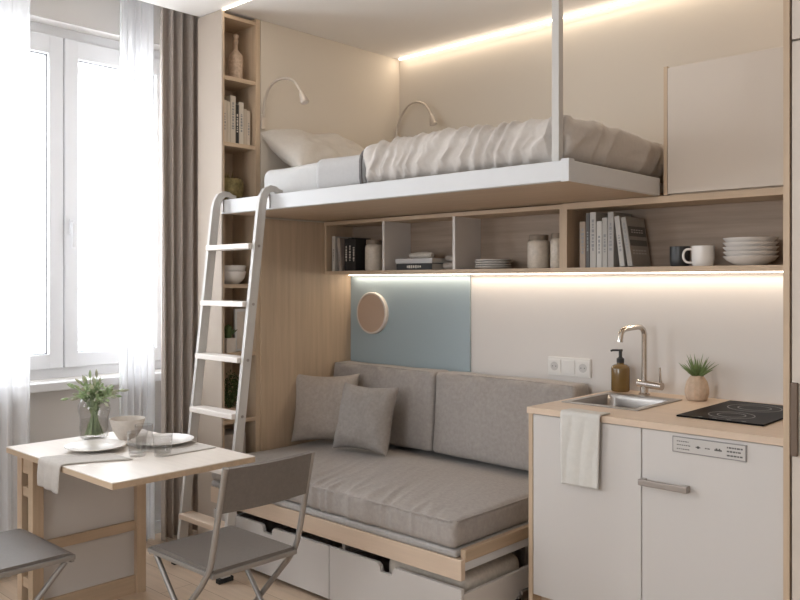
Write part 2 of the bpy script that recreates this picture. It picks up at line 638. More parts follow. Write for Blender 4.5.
window('window_1', 1.24, 2.54, XW - 0.10, True)
window('added_window_2', -1.9, 0.0, XW - 0.10, False)  # unseen extra window, added to bring in more daylight
struct('trim_3', MB().box(XW - 0.085, XW + 0.06, 1.21, 2.57, WZ0 - 0.045, WZ0 - 0.002, 0.006), 'upvc')     # sill board
struct('added_window_3', MB().box(-2.1, -0.7, YF - 0.1, YF - 0.05, 0.9, 0.96).box(-2.1, -0.7, YF - 0.1, YF - 0.05, 2.24, 2.3)
       .box(-2.1, -2.04, YF - 0.1, YF - 0.05, 0.96, 2.24).box(-0.76, -0.7, YF - 0.1, YF - 0.05, 0.96, 2.24)
       .box(-1.43, -1.37, YF - 0.1, YF - 0.05, 0.96, 2.24), 'upvc')  # unseen frame in the rear opening added for fill
struct('baseboard_left', MB().box(XW, XW + 0.015, YF, YB, 0, 0.07, 0.003), 'white')


# ------------------------------------------------------------------ curtains
def curtain(name, y0, y1, x, amp, waves, m, label, ph=0.0, thick=0.004, z1=2.90, squeeze=0.0):
    def fn(u, v):
        y = y0 + (y1 - y0) * u
        z = 0.012 + (z1 - 0.012) * v
        s = u * waves * 2 * math.pi + ph
        wob = noise.noise(Vector((u * 5 + ph, v * 1.2, ph))) * 1.3
        a = amp * (0.8 + 0.25 * noise.noise(Vector((u * 9, ph, v))))
        xx = x + a * math.sin(s + wob) + 0.25 * a * math.sin(2.7 * s + 1 + wob)
        return (xx, y + 0.25 * a * math.cos(s + wob), z)
    o = MB().sheetgrid(fn, int(waves * 14), 22, thick).build(name, m, smooth=True, auto=180)
    return tag(o, label, 'curtain')


curtain('drape', 2.29, 2.66, -3.89, 0.040, 6.5, 'drape', 'taupe heavy drape hanging beside the tall bookcase', 0.6, 0.006)
curtain('sheer_curtain', 2.09, 2.28, -3.94, 0.024, 5, 'sheer', 'white sheer curtain hanging next to the taupe drape', 1.7, 0.002)
curtain('sheer_curtain', 0.98, 1.635, -3.93, 0.026, 8, 'sheer', 'white sheer curtain hanging on the window side away from the drape', 3.1, 0.002)
tr = MB().box(-3.95, -3.87, 0.7, 2.7, 2.902, 2.918)
struct('trim_4', tr, 'white')


# ------------------------------------------------------------------ tall bookcase
BX0, BX1, BY0, BY1 = -3.735, -3.52, 2.426, 2.668
bc = thing('bookcase', 'tall narrow oak bookcase with beige side standing beside the taupe drape', 'bookcase', (-3.63, 2.55, 0))
MB().box(BX0, BX1, BY0, BY0 + 0.010, 0, 2.766).build('side_panel', 'side_beige', bc)
MB().box(BX0, BX1 - 0.001, BY0 + 0.0102, BY0 + 0.018, 0, 2.766).box(BX0, BX1 + 0.001, BY1 - 0.028, BY1, 0, 2.766) \
    .box(BX0, BX0 + 0.008, BY0 + 0.018, BY1 - 0.028, 0, 2.766).build('carcass', 'oak_z', bc)
SH = [0.06, 0.30, 0.655, 1.00, 1.355, 1.76, 2.085, 2.425, 2.742]
for z in SH:
    MB().box(BX0 + 0.008, BX1 - 0.002, BY0 + 0.018, BY1 - 0.028, z - 0.01, z + 0.01).build('shelf', 'oak_y', bc)

# ------------------------------------------------------------------ loft bed
bed = thing('loft_bed', 'white railed loft bed on an oak platform above the sofa', 'bed', (-2.5, 3.0, 1.72))
MB().box(-3.512, -1.506, 2.45, 3.108, 1.722, 1.738).box(-3.512, -1.506, 3.108, 3.742, 1.722, 1.738) \
    .build('platform', 'oak_x', bed)
MB().box(-3.512, -1.487, 2.42, 2.4495, 1.722, 1.792, 0.003).build('front_rail', 'white', bed)
MB().box(-1.5055, -1.486, 2.4502, 3.108, 1.722, 1.792, 0.003).build('side_rail', 'white', bed)
MB().box(-1.572, -1.543, 2.4515, 2.4805, 1.7385, 2.768, 0.002).build('post', 'ladder', bed)
cp = MB()
cp.box(-1.4865, -1.481, 2.415, 2.452, 1.718, 1.797, 0.001).box(-1.512, -1.4865, 2.415, 2.4195, 1.718, 1.797, 0.001)
cp.build('corner_cap', 'white', bed)


def mdisp(seed, a):
    def f(p, n):
        return noise.noise(Vector((p.x * 4 + seed, p.y * 4, p.z * 4))) * a
    return f


MB().rbox((-3.305, 2.508, 1.739), (-1.575, 3.70, 1.937), 0.045, (30, 24, 6), mdisp(1, 0.006)).build('mattress', 'sheet', bed, smooth=True)


def duvet_disp(p, n):
    # folds gather over the front rim and the foot end and fade out across the top
    w1 = noise.noise(Vector((p.x * 2.5, p.y * 2.5, 1)))
    s_ = p.x * 13 + p.y * 8 - p.z * 9 + 2.6 * w1
    t_ = p.y * 1.6 + p.z * 1.6
    n1 = noise.noise(Vector((s_, t_, 2)))
    n2 = noise.noise(Vector((s_ * 1.9 + 5, t_ * 1.5, 9)))
    rid = (1 - min(1, abs(n1) * 2.0)) ** 1.8 + 0.5 * (1 - min(1, abs(n2) * 2.2)) ** 1.6
    front = max(0, -n.y)
    end = max(0, n.x)
    rim = math.exp(-max(0, p.y - 2.50) / 0.22)
    amp = 0.017 * front + 0.012 * end + max(0, n.z) * (0.004 + 0.011 * rim)
    big = 0.5 + 0.9 * noise.noise(Vector((p.x * 2.0, p.y * 2.0, 5)))
    return rid * amp + max(0, big) * 0.022 * max(0, n.z) + 0.012 * front * math.sin(max(0, min(1, (p.z - 1.80) / 0.15)) * math.pi)


mb = MB().rbox((-2.555, 2.487, 1.797), (-1.54, 3.72, 1.958), 0.06, (170, 90, 14), duvet_disp)
for v in mb.bm.verts:
    v.co.z = max(v.co.z, 1.7945)
    if v.co.y < 2.4895 and v.co.x > -1.60:      # stays behind the post
        v.co.y = 2.4895
    v.co.y = max(v.co.y, 2.4515)
    v.co.x = min(v.co.x, -1.512)
mb.bm.normal_update()
kill = [f for f in mb.bm.faces if (f.normal.z < -0.7 and f.calc_center_median().z < 1.80) or (f.calc_center_median().x < -2.54 and f.normal.x < -0.5) or (f.calc_center_median().y > 3.70 and f.normal.y > 0.5)]
bmesh.ops.delete(mb.bm, geom=kill, context='FACES')
dv = mb.build('duvet', 'duvet', smooth=True, auto=180)
sd_ = dv.modifiers.new('thickness', 'SOLIDIFY')
sd_.thickness = 0.010
sd_.offset = -1
hm = MB().rbox((-2.70, 2.476, 1.77), (-2.42, 3.72, 1.961), 0.06, (60, 30, 6))
hm.bm.normal_update()
kill = [f for f in hm.bm.faces if f.normal.z < -0.7 or not -2.566 < f.calc_center_median().x < -2.553 or f.normal.y > 0.6 or f.calc_center_median().z < 1.80]
bmesh.ops.delete(hm.bm, geom=kill, context='FACES')
hm = hm.build('hem', 'hem', dv, smooth=True)
sd_ = hm.modifiers.new('thickness', 'SOLIDIFY')
sd_.thickness = 0.008
sd_.offset = -1
tag(dv, 'crumpled greige duvet spread over the loft bed', 'duvet')
mb = MB().rbox((-2.98, 2.497, 1.77), (-2.42, 3.72, 1.948), 0.053, (24, 30, 6), mdisp(1, 0.006))
mb.bm.normal_update()
kill = [f for f in mb.bm.faces if f.normal.z < -0.7 or not -2.875 < f.calc_center_median().x < -2.54 or f.normal.y > 0.6 or f.calc_center_median().z < 1.797]
bmesh.ops.delete(mb.bm, geom=kill, context='FACES')
for v in mb.bm.verts:
    v.co.z = max(v.co.z, 1.7945)
fs = mb.build('folded_sheet', 'fold', smooth=True)
sd_ = fs.modifiers.new('thickness', 'SOLIDIFY')
sd_.thickness = 0.006
sd_.offset = -1
tag(fs, 'pale grey sheet folded back over the loft mattress next to the duvet', 'sheet')
pm = Matrix.Translation((-3.357, 3.012, 2.058)) @ Matrix.Rotation(R(33), 4, 'Y')
pl = MB().cushion(0.41, 0.68, 0.19, pm, 30, 0.05, 2.0, 0.012).build('pillow', 'pillow', smooth=True, auto=180)
tag(pl, 'plump pale beige pillow propped at the head of the loft bed nearest the bookcase', 'pillow')
pm = Matrix.Translation((-3.14, 3.53, 2.015)) @ Matrix.Rotation(R(6), 4, 'Y')
pl2 = MB().cushion(0.42, 0.36, 0.13, pm, 22, 0.04, 5.0, 0.005).build('pillow', 'pillow', smooth=True, auto=180)
tag(pl2, 'pale beige pillow lying flat behind the propped one, by the alcove wall', 'pillow')


# reading lamps on gooseneck arms
def reading_lamp(label, base, pts, head_dir, axis):
    t = thing('reading_lamp', label, 'lamp', base)
    bx, by, bz = base
    if axis == 'x':
        MB().box(bx, bx + 0.012, by - 0.013, by + 0.013, bz - 0.02, bz + 0.06, 0.004).build('wall_plate', 'lamp', t)
    else:
        MB().box(bx - 0.013, bx + 0.013, by - 0.012, by, bz - 0.02, bz + 0.06, 0.004).build('wall_plate', 'lamp', t)
    # smooth the arm
    P = [Vector(p) for p in pts]
    cur = []
    for i in range(len(P) - 1):
        p0, p1, p2, p3 = P[max(i - 1, 0)], P[i], P[i + 1], P[min(i + 2, len(P) - 1)]
        for k in range(8):
            s = k / 8
            cur.append(0.5 * ((2 * p1) + (p2 - p0) * s + (2 * p0 - 5 * p1 + 4 * p2 - p3) * s * s + (3 * p1 - p0 - 3 * p2 + p3) * s ** 3))
    cur.append(P[-1])
    MB().tube(cur, 0.0075, 8).build('gooseneck', 'lamp', t, smooth=True)
    e = P[-1]
    d = Vector(head_dir).normalized()
    MB().tube([e - d * 0.006, e, e + d * 0.012, e + d * 0.045, e + d * 0.058], [0.009, 0.013, 0.015, 0.022, 0.022], 16).build('lamp_head', 'lamp', t, smooth=True)
    MB().tube([e + d * 0.0582, e + d * 0.060], 0.018, 16).build('lens', 'clay', t)
    return t


reading_lamp('beige gooseneck reading lamp arching over the propped pillow beside the bookcase', (-3.519, 2.682, 2.205),
             [(-3.503, 2.682, 2.25), (-3.50, 2.682, 2.325), (-3.46, 2.687, 2.405), (-3.385, 2.70, 2.437), (-3.295, 2.71, 2.415), (-3.235, 2.715, 2.345)],
             (0.35, 0.05, -0.8), 'x')
reading_lamp('beige gooseneck reading lamp in the far corner of the loft alcove', (-3.515, 3.70, 2.19),
             [(-3.497, 3.70, 2.24), (-3.49, 3.70, 2.33), (-3.43, 3.69, 2.42), (-3.34, 3.675, 2.46), (-3.235, 3.66, 2.435), (-3.165, 3.645, 2.355)],
             (0.3, -0.05, -0.8), 'x')

# ------------------------------------------------------------------ shelf row under the bed and upper cabinet
SY0, SY1 = 3.11, 3.328
sh = thing('cubby_shelf', 'oak wall shelf of three open compartments hung under the loft bed', 'shelf', (-2.7, 3.2, 1.42))
MB().box(-3.505, -1.937, SY0, SY1 - 0.012, 1.420, 1.438).build('bottom_board', 'oak_x', sh)
MB().box(-3.505, -1.937, SY0, SY1 - 0.012, 1.697, 1.716).build('top_board', 'oak_x', sh)
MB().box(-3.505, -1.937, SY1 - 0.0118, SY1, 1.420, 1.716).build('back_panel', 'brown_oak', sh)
MB().box(-3.505, -3.49, SY0 + 0.001, SY1 - 0.012, 1.438, 1.697).build('side_panel', 'oak_z', sh)
for x in (-3.037, -2.555):
    MB().box(x - 0.008, x + 0.008, SY0 + 0.001, SY1 - 0.012, 1.438, 1.697).build('divider', 'wall_white', sh)
MB().box(-1.955, -1.937, SY0 + 0.001, SY1 - 0.012, 1.438, 1.697).build('side_panel', 'oak_z', sh)
sr = thing('kitchen_shelf', 'wide open oak wall shelf over the worktop holding books and crockery', 'shelf', (-1.4, 3.2, 1.42))
MB().box(-1.934, -0.853, SY0 - 0.006, SY1 - 0.012, 1.418, 1.438).build('bottom_board', 'oak_x', sr)
MB().box(-1.934, -0.853, SY0 - 0.006, SY1 - 0.012, 1.692, 1.719).build('top_board', 'oak_x', sr)
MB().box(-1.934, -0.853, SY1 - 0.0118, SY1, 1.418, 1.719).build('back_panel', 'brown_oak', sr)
MB().box(-1.934, -1.914, SY0 - 0.005, SY1 - 0.012, 1.438, 1.692).build('side_panel', 'oak_z', sr)
uc = thing('wall_cabinet', 'beige flat fronted wall cabinet between the loft bed and the tall unit', 'cabinet', (-1.16, 3.4, 1.72))
MB().box(-1.472, -1.457, SY0, 3.74, 1.722, 2.235).box(-1.4568, -0.853, 3.125, 3.74, 1.722, 2.23).build('carcass', 'oak_z', uc)
MB().box(-1.455, -0.854, SY0 - 0.002, 3.1245, 1.726, 2.228, 0.002).build('door', 'beige_front', uc)

# led strips
tag(MB().box(-3.50, -0.86, 3.7235, 3.7325, 2.7600, 2.769).build('led_strip', 'led'), 'glowing strip light where the ceiling meets the alcove wall', 'light strip')
tag(MB().box(-3.515, -0.86, 2.430, 2.440, 2.7615, 2.769).build('led_strip', 'led'), 'glowing strip light along the ceiling above the loft bed front rail', 'light strip')
tag(MB().box(-3.50, -0.86, 3.296, 3.304, 1.4130, 1.4175).build('led_strip', 'led'), 'glowing strip light under the open wall shelves', 'light strip')

# ------------------------------------------------------------------ sofa bed
so = thing('sofa_bed', 'low oak framed sofa bed with grey mattress and white drawers', 'sofa', (-2.7, 2.85, 0))
SX0, SX1, SF = -3.505, -1.895, 2.35
MB().box(SX0, SX1, SF, SF + 0.024, 0.275, 0.352, 0.002).build('front_board', 'pale_oak', so)
MB().box(SX1 - 0.024, SX1, SF + 0.0245, 3.31, 0.338, 0.384, 0.002).build('side_board', 'oak_y', so)
MB().box(SX1 - 0.022, SX1 - 0.004, SF + 0.026, 3.31, 0.306, 0.3375).build('side_rail', 'white', so)
MB().box(SX0, SX1 - 0.0245, SF + 0.0245, 3.31, 0.318, 0.351).build('slat_base', 'pale_oak', so)
for x in (-3.49, -2.59, -2.01):
    MB().box(x, x + 0.018, 2.40 if x < -2.1 else 2.9, 2.43 if x < -2.1 else 3.3, 0.0, 0.3175).build('leg', 'ladder', so)
MB().box(-3.49, -1.93, 3.28, 3.305, 0.0, 0.317).build('back_board', 'oak_x', so)
MB().rbox((SX0, SF, 0.3525), (SX1 - 0.026, 3.31, 0.382), 0.012, (30, 16, 2), mdisp(3, 0.002)).build('under_mat', 'sofa_mat', so, smooth=True)


def sofa_disp(p, n):
    top = max(0, n.z)
    front = max(0, -n.y)
    a = noise.noise(Vector((p.x * 2.2, p.y * 2.5, 3))) * 0.010 * top
    # pulls in the cloth running back from the front rim
    k = math.exp(-max(0, p.y - 2.36) / 0.20)
    env = 0.35 + 0.65 * math.exp(-((p.x + 2.72) / 0.42) ** 2)
    rdg = noise.noise(Vector((p.x * 15 + p.y * 5, p.y * 2.0, 2)))
    wr_ = ((1 - min(1, abs(rdg) * 2.2)) ** 1.5 - 0.45) * 0.019 * env * k * (top + 0.8 * front)
    # crown: a stuffed top is highest in the middle
    cx = 1 - ((p.x - (SX0 + SX1) / 2) / ((SX1 - SX0) / 2)) ** 4
    cy = 1 - ((p.y - 2.75) / 0.40) ** 4
    return a + wr_ + 0.018 * top * max(0, cx) * max(0, cy)


MB().rbox((SX0, SF - 0.004, 0.3835), (SX1 - 0.030, 3.31, 0.489), 0.024, (190, 60, 8), sofa_disp).build('seat_mattress', 'sofa', so, smooth=True, auto=180)
pp = MB()
z = 0.486
ring = []
for i in range(61):
    x = SX0 + 0.02 + (SX1 - SX0 - 0.07) * i / 60
    ring.append((x, SF - 0.001, z))
pp.tube(ring, 0.0035, 6)
ring = [(SX1 - 0.033, SF + 0.02 + (3.28 - SF) * i / 40, z) for i in range(41)]
pp.tube(ring, 0.0035, 6)
pp.build('piping', 'sofa', so, smooth=True)


def drawer(x0, x1, n0, n1, side):
    z0, z1 = 0.02, 0.244
    out = [(x0, z0), (x1, z0), (x1, z1), (n1 + 0.012, z1), (n1, z1 - 0.012), (n1 - 0.004, z1 - 0.034), (n0 + 0.004, z1 - 0.034),
           (n0, z1 - 0.012), (n0 - 0.012, z1), (x0, z1)]
    d = MB().prism(out, 'y', SF + 0.001, SF + 0.018).build('drawer', 'door', so)
    b = MB()
    b.box(x0 + 0.01, x1 - 0.015, SF + 0.02, 3.05, 0.045, 0.055)
    b.box(x0 + 0.01, x0 + 0.022, SF + 0.0185, 3.05, 0.055, 0.19)
    b.box(x0 + 0.022, x1 - 0.015, 3.04, 3.05, 0.055, 0.19)
    b.box(x1 - 0.015, x1 - 0.001, SF + 0.0185, 3.05, 0.045, 0.222)
    b.build('drawer_box', 'wall_white', d)
    if side:
        MB().box(x1, x1 + 0.014, 2.72, 3.12, 0.125, 0.140, 0.002).box(x1, x1 + 0.010, 2.70, 3.12, 0.088, 0.1245, 0.002) \
            .build('drawer_runner', 'steel', d)
        MB().box(x1, x1 + 0.012, 2.69, 2.715, 0.085, 0.115, 0.002).build('runner_stop', 'rubber', d)
    return d


drawer(-3.48, -2.622, -3.08, -3.01, False)
drawer(-2.617, SX1, -2.315, -2.245, True)
bl = MB().rbox((-2.33, 2.40, 0.062), (-1.925, 2.80, 0.268), 0.045, (16, 16, 8), mdisp(8, 0.010)).build('blanket', 'blanket', smooth=True)
tag(bl, 'folded cream blanket stowed in the open drawer of the sofa bed', 'blanket')
# loose back cushions
for x0, x1, lab, sd in ((-3.50, -2.728, 'grey back cushion of the sofa standing in front of the blue wall panel', 1.0),
                        (-2.718, -1.915, 'grey back cushion of the sofa standing next to the kitchen cabinet', 6.0)):
    def bdisp(p, n, sd=sd, x0=x0, x1=x1):
        cx = 1 - abs((p.x - (x0 + x1) / 2) / ((x1 - x0) / 2)) ** 2.6
        cz = 1 - abs((p.z - 0.69) / 0.22) ** 2.6
        f = max(0, -n.y) * 0.030 * max(0, cx) * max(0, cz)
        wv = math.sin(p.x * 30 + sd + 3 * noise.noise(Vector((p.x * 3, p.z * 3, sd)))) * 0.008 * math.exp(-abs(p.z - 0.90) / 0.10) * max(0, -n.y)
        return f + noise.noise(Vector((p.x * 6 + sd, p.y * 3, p.z * 6))) * 0.007 + wv
    mb = MB().rbox((x0, 3.165, 0.515), (x1, 3.30, 0.918), 0.022, (50, 6, 30), bdisp)
    lean = Matrix.Translation((0, 3.30, 0.50)) @ Matrix.Rotation(R(-2.0), 4, 'X') @ Matrix.Translation((0, -3.30, -0.50))
    for v in mb.bm.verts:
        v.co.y -= 0.035 * max(0, (0.92 - v.co.z) / 0.42) * (1 if v.co.y < 3.22 else 0)
        v.co.y = min(v.co.y, 3.316)
        v.co.x = min(max(v.co.x, x0 - 0.002), x1 + 0.003)
        v.co.z = max(v.co.z, 0.514)
    co = mb.build('back_cushion', 'sofa', smooth=True, auto=180)
    tag(co, lab, 'cushion', 'back cushions of the sofa')
    MB().tube([(x0 + 0.012 + (x1 - x0 - 0.024) * i / 40, 3.176, 0.913 + 0.004 * math.sin(math.pi * i / 40)) for i in range(41)], 0.0032, 6).build('piping', 'sofa', co, smooth=True)


def throw(lab, centre, w_, rz, tilt, m, sd, roll=0):
    mt = Matrix.Translation(centre) @ Matrix.Rotation(R(rz), 4, 'Z') @ Matrix.Rotation(R(90 - tilt), 4, 'X') @ Matrix.Rotation(R(roll), 4, 'Z')
    o = MB().cushion(w_, w_, 0.145, mt, 28, 0.10, sd, 0.010).build('throw_pillow', m, smooth=True, auto=180)
    return tag(o, lab, 'pillow', 'throw pillows on the sofa')


throw('greige square throw pillow leaning against the oak panelling', (-3.345, 2.975, 0.692), 0.375, 28, 13, 'cushion_a', 11.0, 1.5)
throw('darker grey square throw pillow in front of the greige one', (-2.985, 2.925, 0.684), 0.345, 8, 17, 'cushion_b', 23.0, 0)

# disc on the blue panel
dc = thing('wall_disc', 'round beige wall disc with pale rim on the blue panel', 'wall decor', (-3.315, 3.317, 1.199))
rot = Matrix.Translation((-3.315, 3.3175, 1.199)) @ Matrix.Rotation(R(90), 4, 'X')
m_ = MB().lathe([(0, 0), (0.118, 0), (0.119, 0.004), (0.119, 0.022), (0.116, 0.025), (0.108, 0.025), (0.108, 0.0)], n=56)
bmesh.ops.transform(m_.bm, matrix=rot, verts=m_.bm.verts)
m_.build('rim', 'clay', dc, smooth=True)
m_ = MB().lathe([(0, 0.0235), (0.1078, 0.0235), (0.1078, 0.008), (0, 0.008)], n=56)
bmesh.ops.transform(m_.bm, matrix=rot, verts=m_.bm.verts)
m_.build('face', 'disc', dc, smooth=True)

# sockets
sk = thing('wall_socket', 'white double wall socket plate with a blank middle between sofa and sink', 'socket', (-2.035, 3.33, 0.98))
MB().box(-2.150, -1.922, 3.320, 3.3295, 0.937, 1.024, 0.003).build('plate', 'socket', sk)
for x in (-2.112, -2.036, -1.960):
    ins = MB().box(x - 0.0325, x + 0.0325, 3.3165, 3.3199, 0.948, 1.013, 0.0015).build('insert', 'socket', sk)
    if x != -2.036:
        k = MB().lathe([(0, 0), (0.0205, 0), (0.0205, 0.0012), (0.018, 0.0012), (0.018, 0.0004), (0, 0.0004)], n=32)
        bmesh.ops.transform(k.bm, matrix=Matrix.Translation((x, 3.3164, 0.9805)) @ Matrix.Rotation(R(90), 4, 'X'), verts=k.bm.verts)
        k.build('socket_well', 'label', ins)
        k = MB()
        for s in (-1, 1):
            k.box(x + s * 0.009 - 0.0022, x + s * 0.009 + 0.0022, 3.3145, 3.3151, 0.978, 0.983)
        k.build('pin_hole', 'ink', ins)

# ------------------------------------------------------------------ kitchenette
KX0, KX1, KF = -1.783, -0.853, 2.62
kb = thing('kitchen_cabinet', 'white two door kitchen base cabinet with oak edge beside the sofa', 'cabinet', (-1.32, 2.97, 0))
MB().box(KX0, KX0 + 0.018, KF, 3.328, 0, 0.876).build('side_panel', 'oak_z', kb)
MB().box(KX0 + 0.0185, KX1, KF + 0.06, 3.328, 0.0, 0.185).box(KX0 + 0.0185, KX1, 3.31, 3.328, 0.185, 0.876) \
    .box(KX0 + 0.0185, KX1, KF + 0.021, 3.31, 0.1855, 0.203).box(KX1 - 0.018, KX1, KF + 0.021, 3.31, 0.203, 0.876).build('carcass', 'oak_x', kb)
d1 = MB().box(KX0 + 0.020, -1.3215, KF + 0.001, KF + 0.0195, 0.19, 0.874, 0.002).build('door', 'door', kb)
d2 = MB().box(-1.3185, KX1 - 0.002, KF + 0.001, KF + 0.0195, 0.19, 0.874, 0.002).build('door', 'door', kb)
h = MB()
h.box(-1.318, -1.146, KF - 0.034, KF - 0.0205, 0.685, 0.706, 0.003).box(-1.315, -1.300, KF - 0.0205, KF + 0.001, 0.683, 0.706, 0.001) \
    .box(-1.164, -1.149, KF - 0.0205, KF + 0.001, 0.683, 0.706, 0.001)
h.build('handle', 'handle', d2)
# control label: rim, plate, small illegible print and symbols
lb = MB().box(-1.208, -0.965, KF - 0.0035, KF + 0.0008, 0.811, 0.864, 0.001).build('control_label', 'label_edge', d2)
MB().box(-1.204, -0.969, KF - 0.0042, KF - 0.0036, 0.8145, 0.8605).build('label_face', 'label', lb)
pr = MB()
rp = random.Random(3)


def mark(x0, x1, z0, z1):
    pr.box(x0, x1, KF - 0.0047, KF - 0.0043, z0, z1)


for zz in (0.849, 0.837, 0.824):
    x = -1.192
    while x < -1.150:
        ww = rp.uniform(0.003, 0.008)
        mark(x, x + ww, zz - 0.0015, zz + 0.0015)
        x += ww + 0.002
    x = -1.026
    while x < -0.982:
        ww = rp.uniform(0.004, 0.010)
        mark(x, x + ww, zz - 0.0025, zz + 0.0025)
        x += ww + 0.0018
mark(-1.128, -1.112, 0.8345, 0.8375)
mark(-1.123, -1.116, 0.832, 0.840)
mark(-1.097, -1.091, 0.8345, 0.838)
mark(-1.089, -1.081, 0.8345, 0.838)
mark(-1.066, -1.042, 0.833, 0.838)
mark(-1.062, -1.056, 0.838, 0.8415)
mark(-1.052, -1.047, 0.838, 0.8415)
pr.build('print', 'ink', lb)

# worktop with sink cut-out
KX, KY = (-1.738, -1.440), (2.816, 3.166)
wt = MB()
wt.box(KX0 - 0.004, KX[0], KF - 0.006, 3.3285, 0.877, 0.9).box(KX[1], KX1, KF - 0.006, 3.3285, 0.877, 0.9)
wt.box(KX[0], KX[1], KF - 0.006, KY[0], 0.877, 0.9).box(KX[0], KX[1], KY[1], 3.3285, 0.877, 0.9)
tag(wt.build('worktop', 'pale_oak'), 'pale oak worktop over the white kitchen cabinet', 'worktop')
sk = thing('sink', 'small square steel sink set in the pale worktop', 'sink', (-1.59, 2.99, 0.9))
r = MB()
o0, o1 = 0.014, 0.012
for (a, b, c, d) in ((KX[0] - o0, KX[1] + o0, KY[0] - o0, KY[0] + o1), (KX[0] - o0, KX[1] + o0, KY[1] - o1 - 0.02, KY[1] + o0),
                     (KX[0] - o0, KX[0] + o1, KY[0] + o1, KY[1] - o1 - 0.02), (KX[1] - o1, KX[1] + o0, KY[0] + o1, KY[1] - o1 - 0.02)):
    r.box(a, b, c, d, 0.9005, 0.9045, 0.001)
r.build('rim', 'steel', sk)
bw = bmesh.new()
x0, x1, y0, y1 = KX[0] + o1, KX[1] - o1, KY[0] + o1, KY[1] - o1 - 0.02


def rr(x0, x1, y0, y1, rad, z):
    out = []
    for cx, cy, a0 in ((x1 - rad, y1 - rad, 0), (x0 + rad, y1 - rad, 90), (x0 + rad, y0 + rad, 180), (x1 - rad, y0 + rad, 270)):
        for k in range(7):
            a = R(a0 + 15 * k)
            out.append((cx + rad * math.cos(a), cy + rad * math.sin(a), z))
    return out


L_ = [rr(x0, x1, y0, y1, 0.002, 0.9008), rr(x0 + 0.002, x1 - 0.002, y0 + 0.002, y1 - 0.002, 0.03, 0.888), rr(x0 + 0.008, x1 - 0.008, y0 + 0.008, y1 - 0.008, 0.035, 0.78),
      rr(x0 + 0.03, x1 - 0.03, y0 + 0.03, y1 - 0.03, 0.04, 0.765)]
VV = [[bw.verts.new(p) for p in l] for l in L_]
for a, b in zip(VV, VV[1:]):
    for k in range(len(a)):
        bw.faces.new((a[k], a[(k + 1) % len(a)], b[(k + 1) % len(a)], b[k]))
bw.faces.new(VV[-1])
MB().add(bw).build('basin', 'steel', sk, smooth=True)
MB().lathe([(0, 0.767), (0.022, 0.767), (0.026, 0.7665), (0.026, 0.7655), (0, 0.7655)], (-1.585, 2.97, 0), 24).build('drain', 'chrome', sk, smooth=True)
ov = MB()
for k in range(4):
    ov.tube([(-1.545 + k * 0.018, y1 - 0.0075, 0.862), (-1.545 + k * 0.018, y1 - 0.004, 0.862)], 0.0055, 10)
ov.build('overflow', 'dark', sk)

fx, fy = -1.612, 3.225
fa = thing('faucet', 'slim satin chrome faucet with bent spout behind the sink', 'faucet', (fx, fy, 0.9))
MB().lathe([(0, 0), (0.024, 0), (0.024, 0.006), (0.017, 0.010), (0.017, 0.034), (0, 0.034)], (fx, fy, 0.9005), 24).build('base', 'chrome', fa, smooth=True)
MB().tube([(fx - 0.030, fy + 0.006, 0.948), (fx + 0.085, fy - 0.012, 0.944)], 0.0165, 20).build('mixer_body', 'chrome', fa, smooth=True)
MB().tube([(fx, fy, 0.934), (fx, fy, 1.155), (fx - 0.002, fy - 0.006, 1.174), (fx - 0.006, fy - 0.020, 1.186), (fx - 0.012, fy - 0.040, 1.188),
           (fx - 0.030, fy - 0.105, 1.182), (fx - 0.034, fy - 0.122, 1.176), (fx - 0.037, fy - 0.132, 1.163), (fx - 0.039, fy - 0.137, 1.135)], 0.0115, 16).build('spout', 'chrome', fa, smooth=True)
MB().tube([(fx - 0.039, fy - 0.137, 1.136), (fx - 0.0393, fy - 0.138, 1.128)], 0.0128, 16).build('aerator', 'chrome', fa, smooth=True)
MB().tube([(fx + 0.078, fy - 0.011, 0.958), (fx + 0.078, fy - 0.014, 0.978), (fx + 0.076, fy - 0.016, 1.022)], [0.006, 0.005, 0.0045], 12).build('lever', 'chrome', fa, smooth=True)

sp = thing('soap_dispenser', 'amber soap dispenser with black pump next to the faucet', 'soap dispenser', (-1.742, 3.262, 0.9))
MB().lathe([(0, 0.0), (0.036, 0), (0.040, 0.005), (0.040, 0.098), (0.037, 0.108), (0.028, 0.115), (0.016, 0.118), (0.015, 0.124), (0, 0.124)],
           (-1.742, 3.262, 0.901), 32).build('bottle', 'amber', sp, smooth=True)
MB().lathe([(0, 0.1245), (0.0165, 0.1245), (0.0165, 0.142), (0.010, 0.146), (0.0075, 0.150), (0.0075, 0.172), (0.010, 0.174), (0.010, 0.182), (0, 0.183)],
           (-1.742, 3.262, 0.901), 20).tube([(-1.742, 3.262, 1.079), (-1.770, 3.248, 1.0785), (-1.779, 3.243, 1.075)], 0.0045, 8).build('pump', 'black', sp, smooth=True)

pt = thing('potted_plant', 'small sand coloured ribbed pot with a spiky green plant on the worktop', 'plant', (-1.385, 3.225, 0.9))
mb = MB().lathe([(0, 0), (0.034, 0), (0.040, 0.006), (0.047, 0.03), (0.047, 0.048), (0.040, 0.075), (0.028, 0.094), (0.023, 0.100), (0.019, 0.100), (0.019, 0.085), (0, 0.085)],
                (-1.385, 3.225, 0.9), 48)
for v in mb.bm.verts:
    d = Vector((v.co.x + 1.385, v.co.y - 3.225))
    if d.length > 0.021:
        s = 1 + 0.03 * math.sin(12 * math.atan2(d.y, d.x))
        v.co.x, v.co.y = -1.385 + d.x * s, 3.225 + d.y * s
mb.build('pot', 'pot', pt, smooth=True, auto=70)


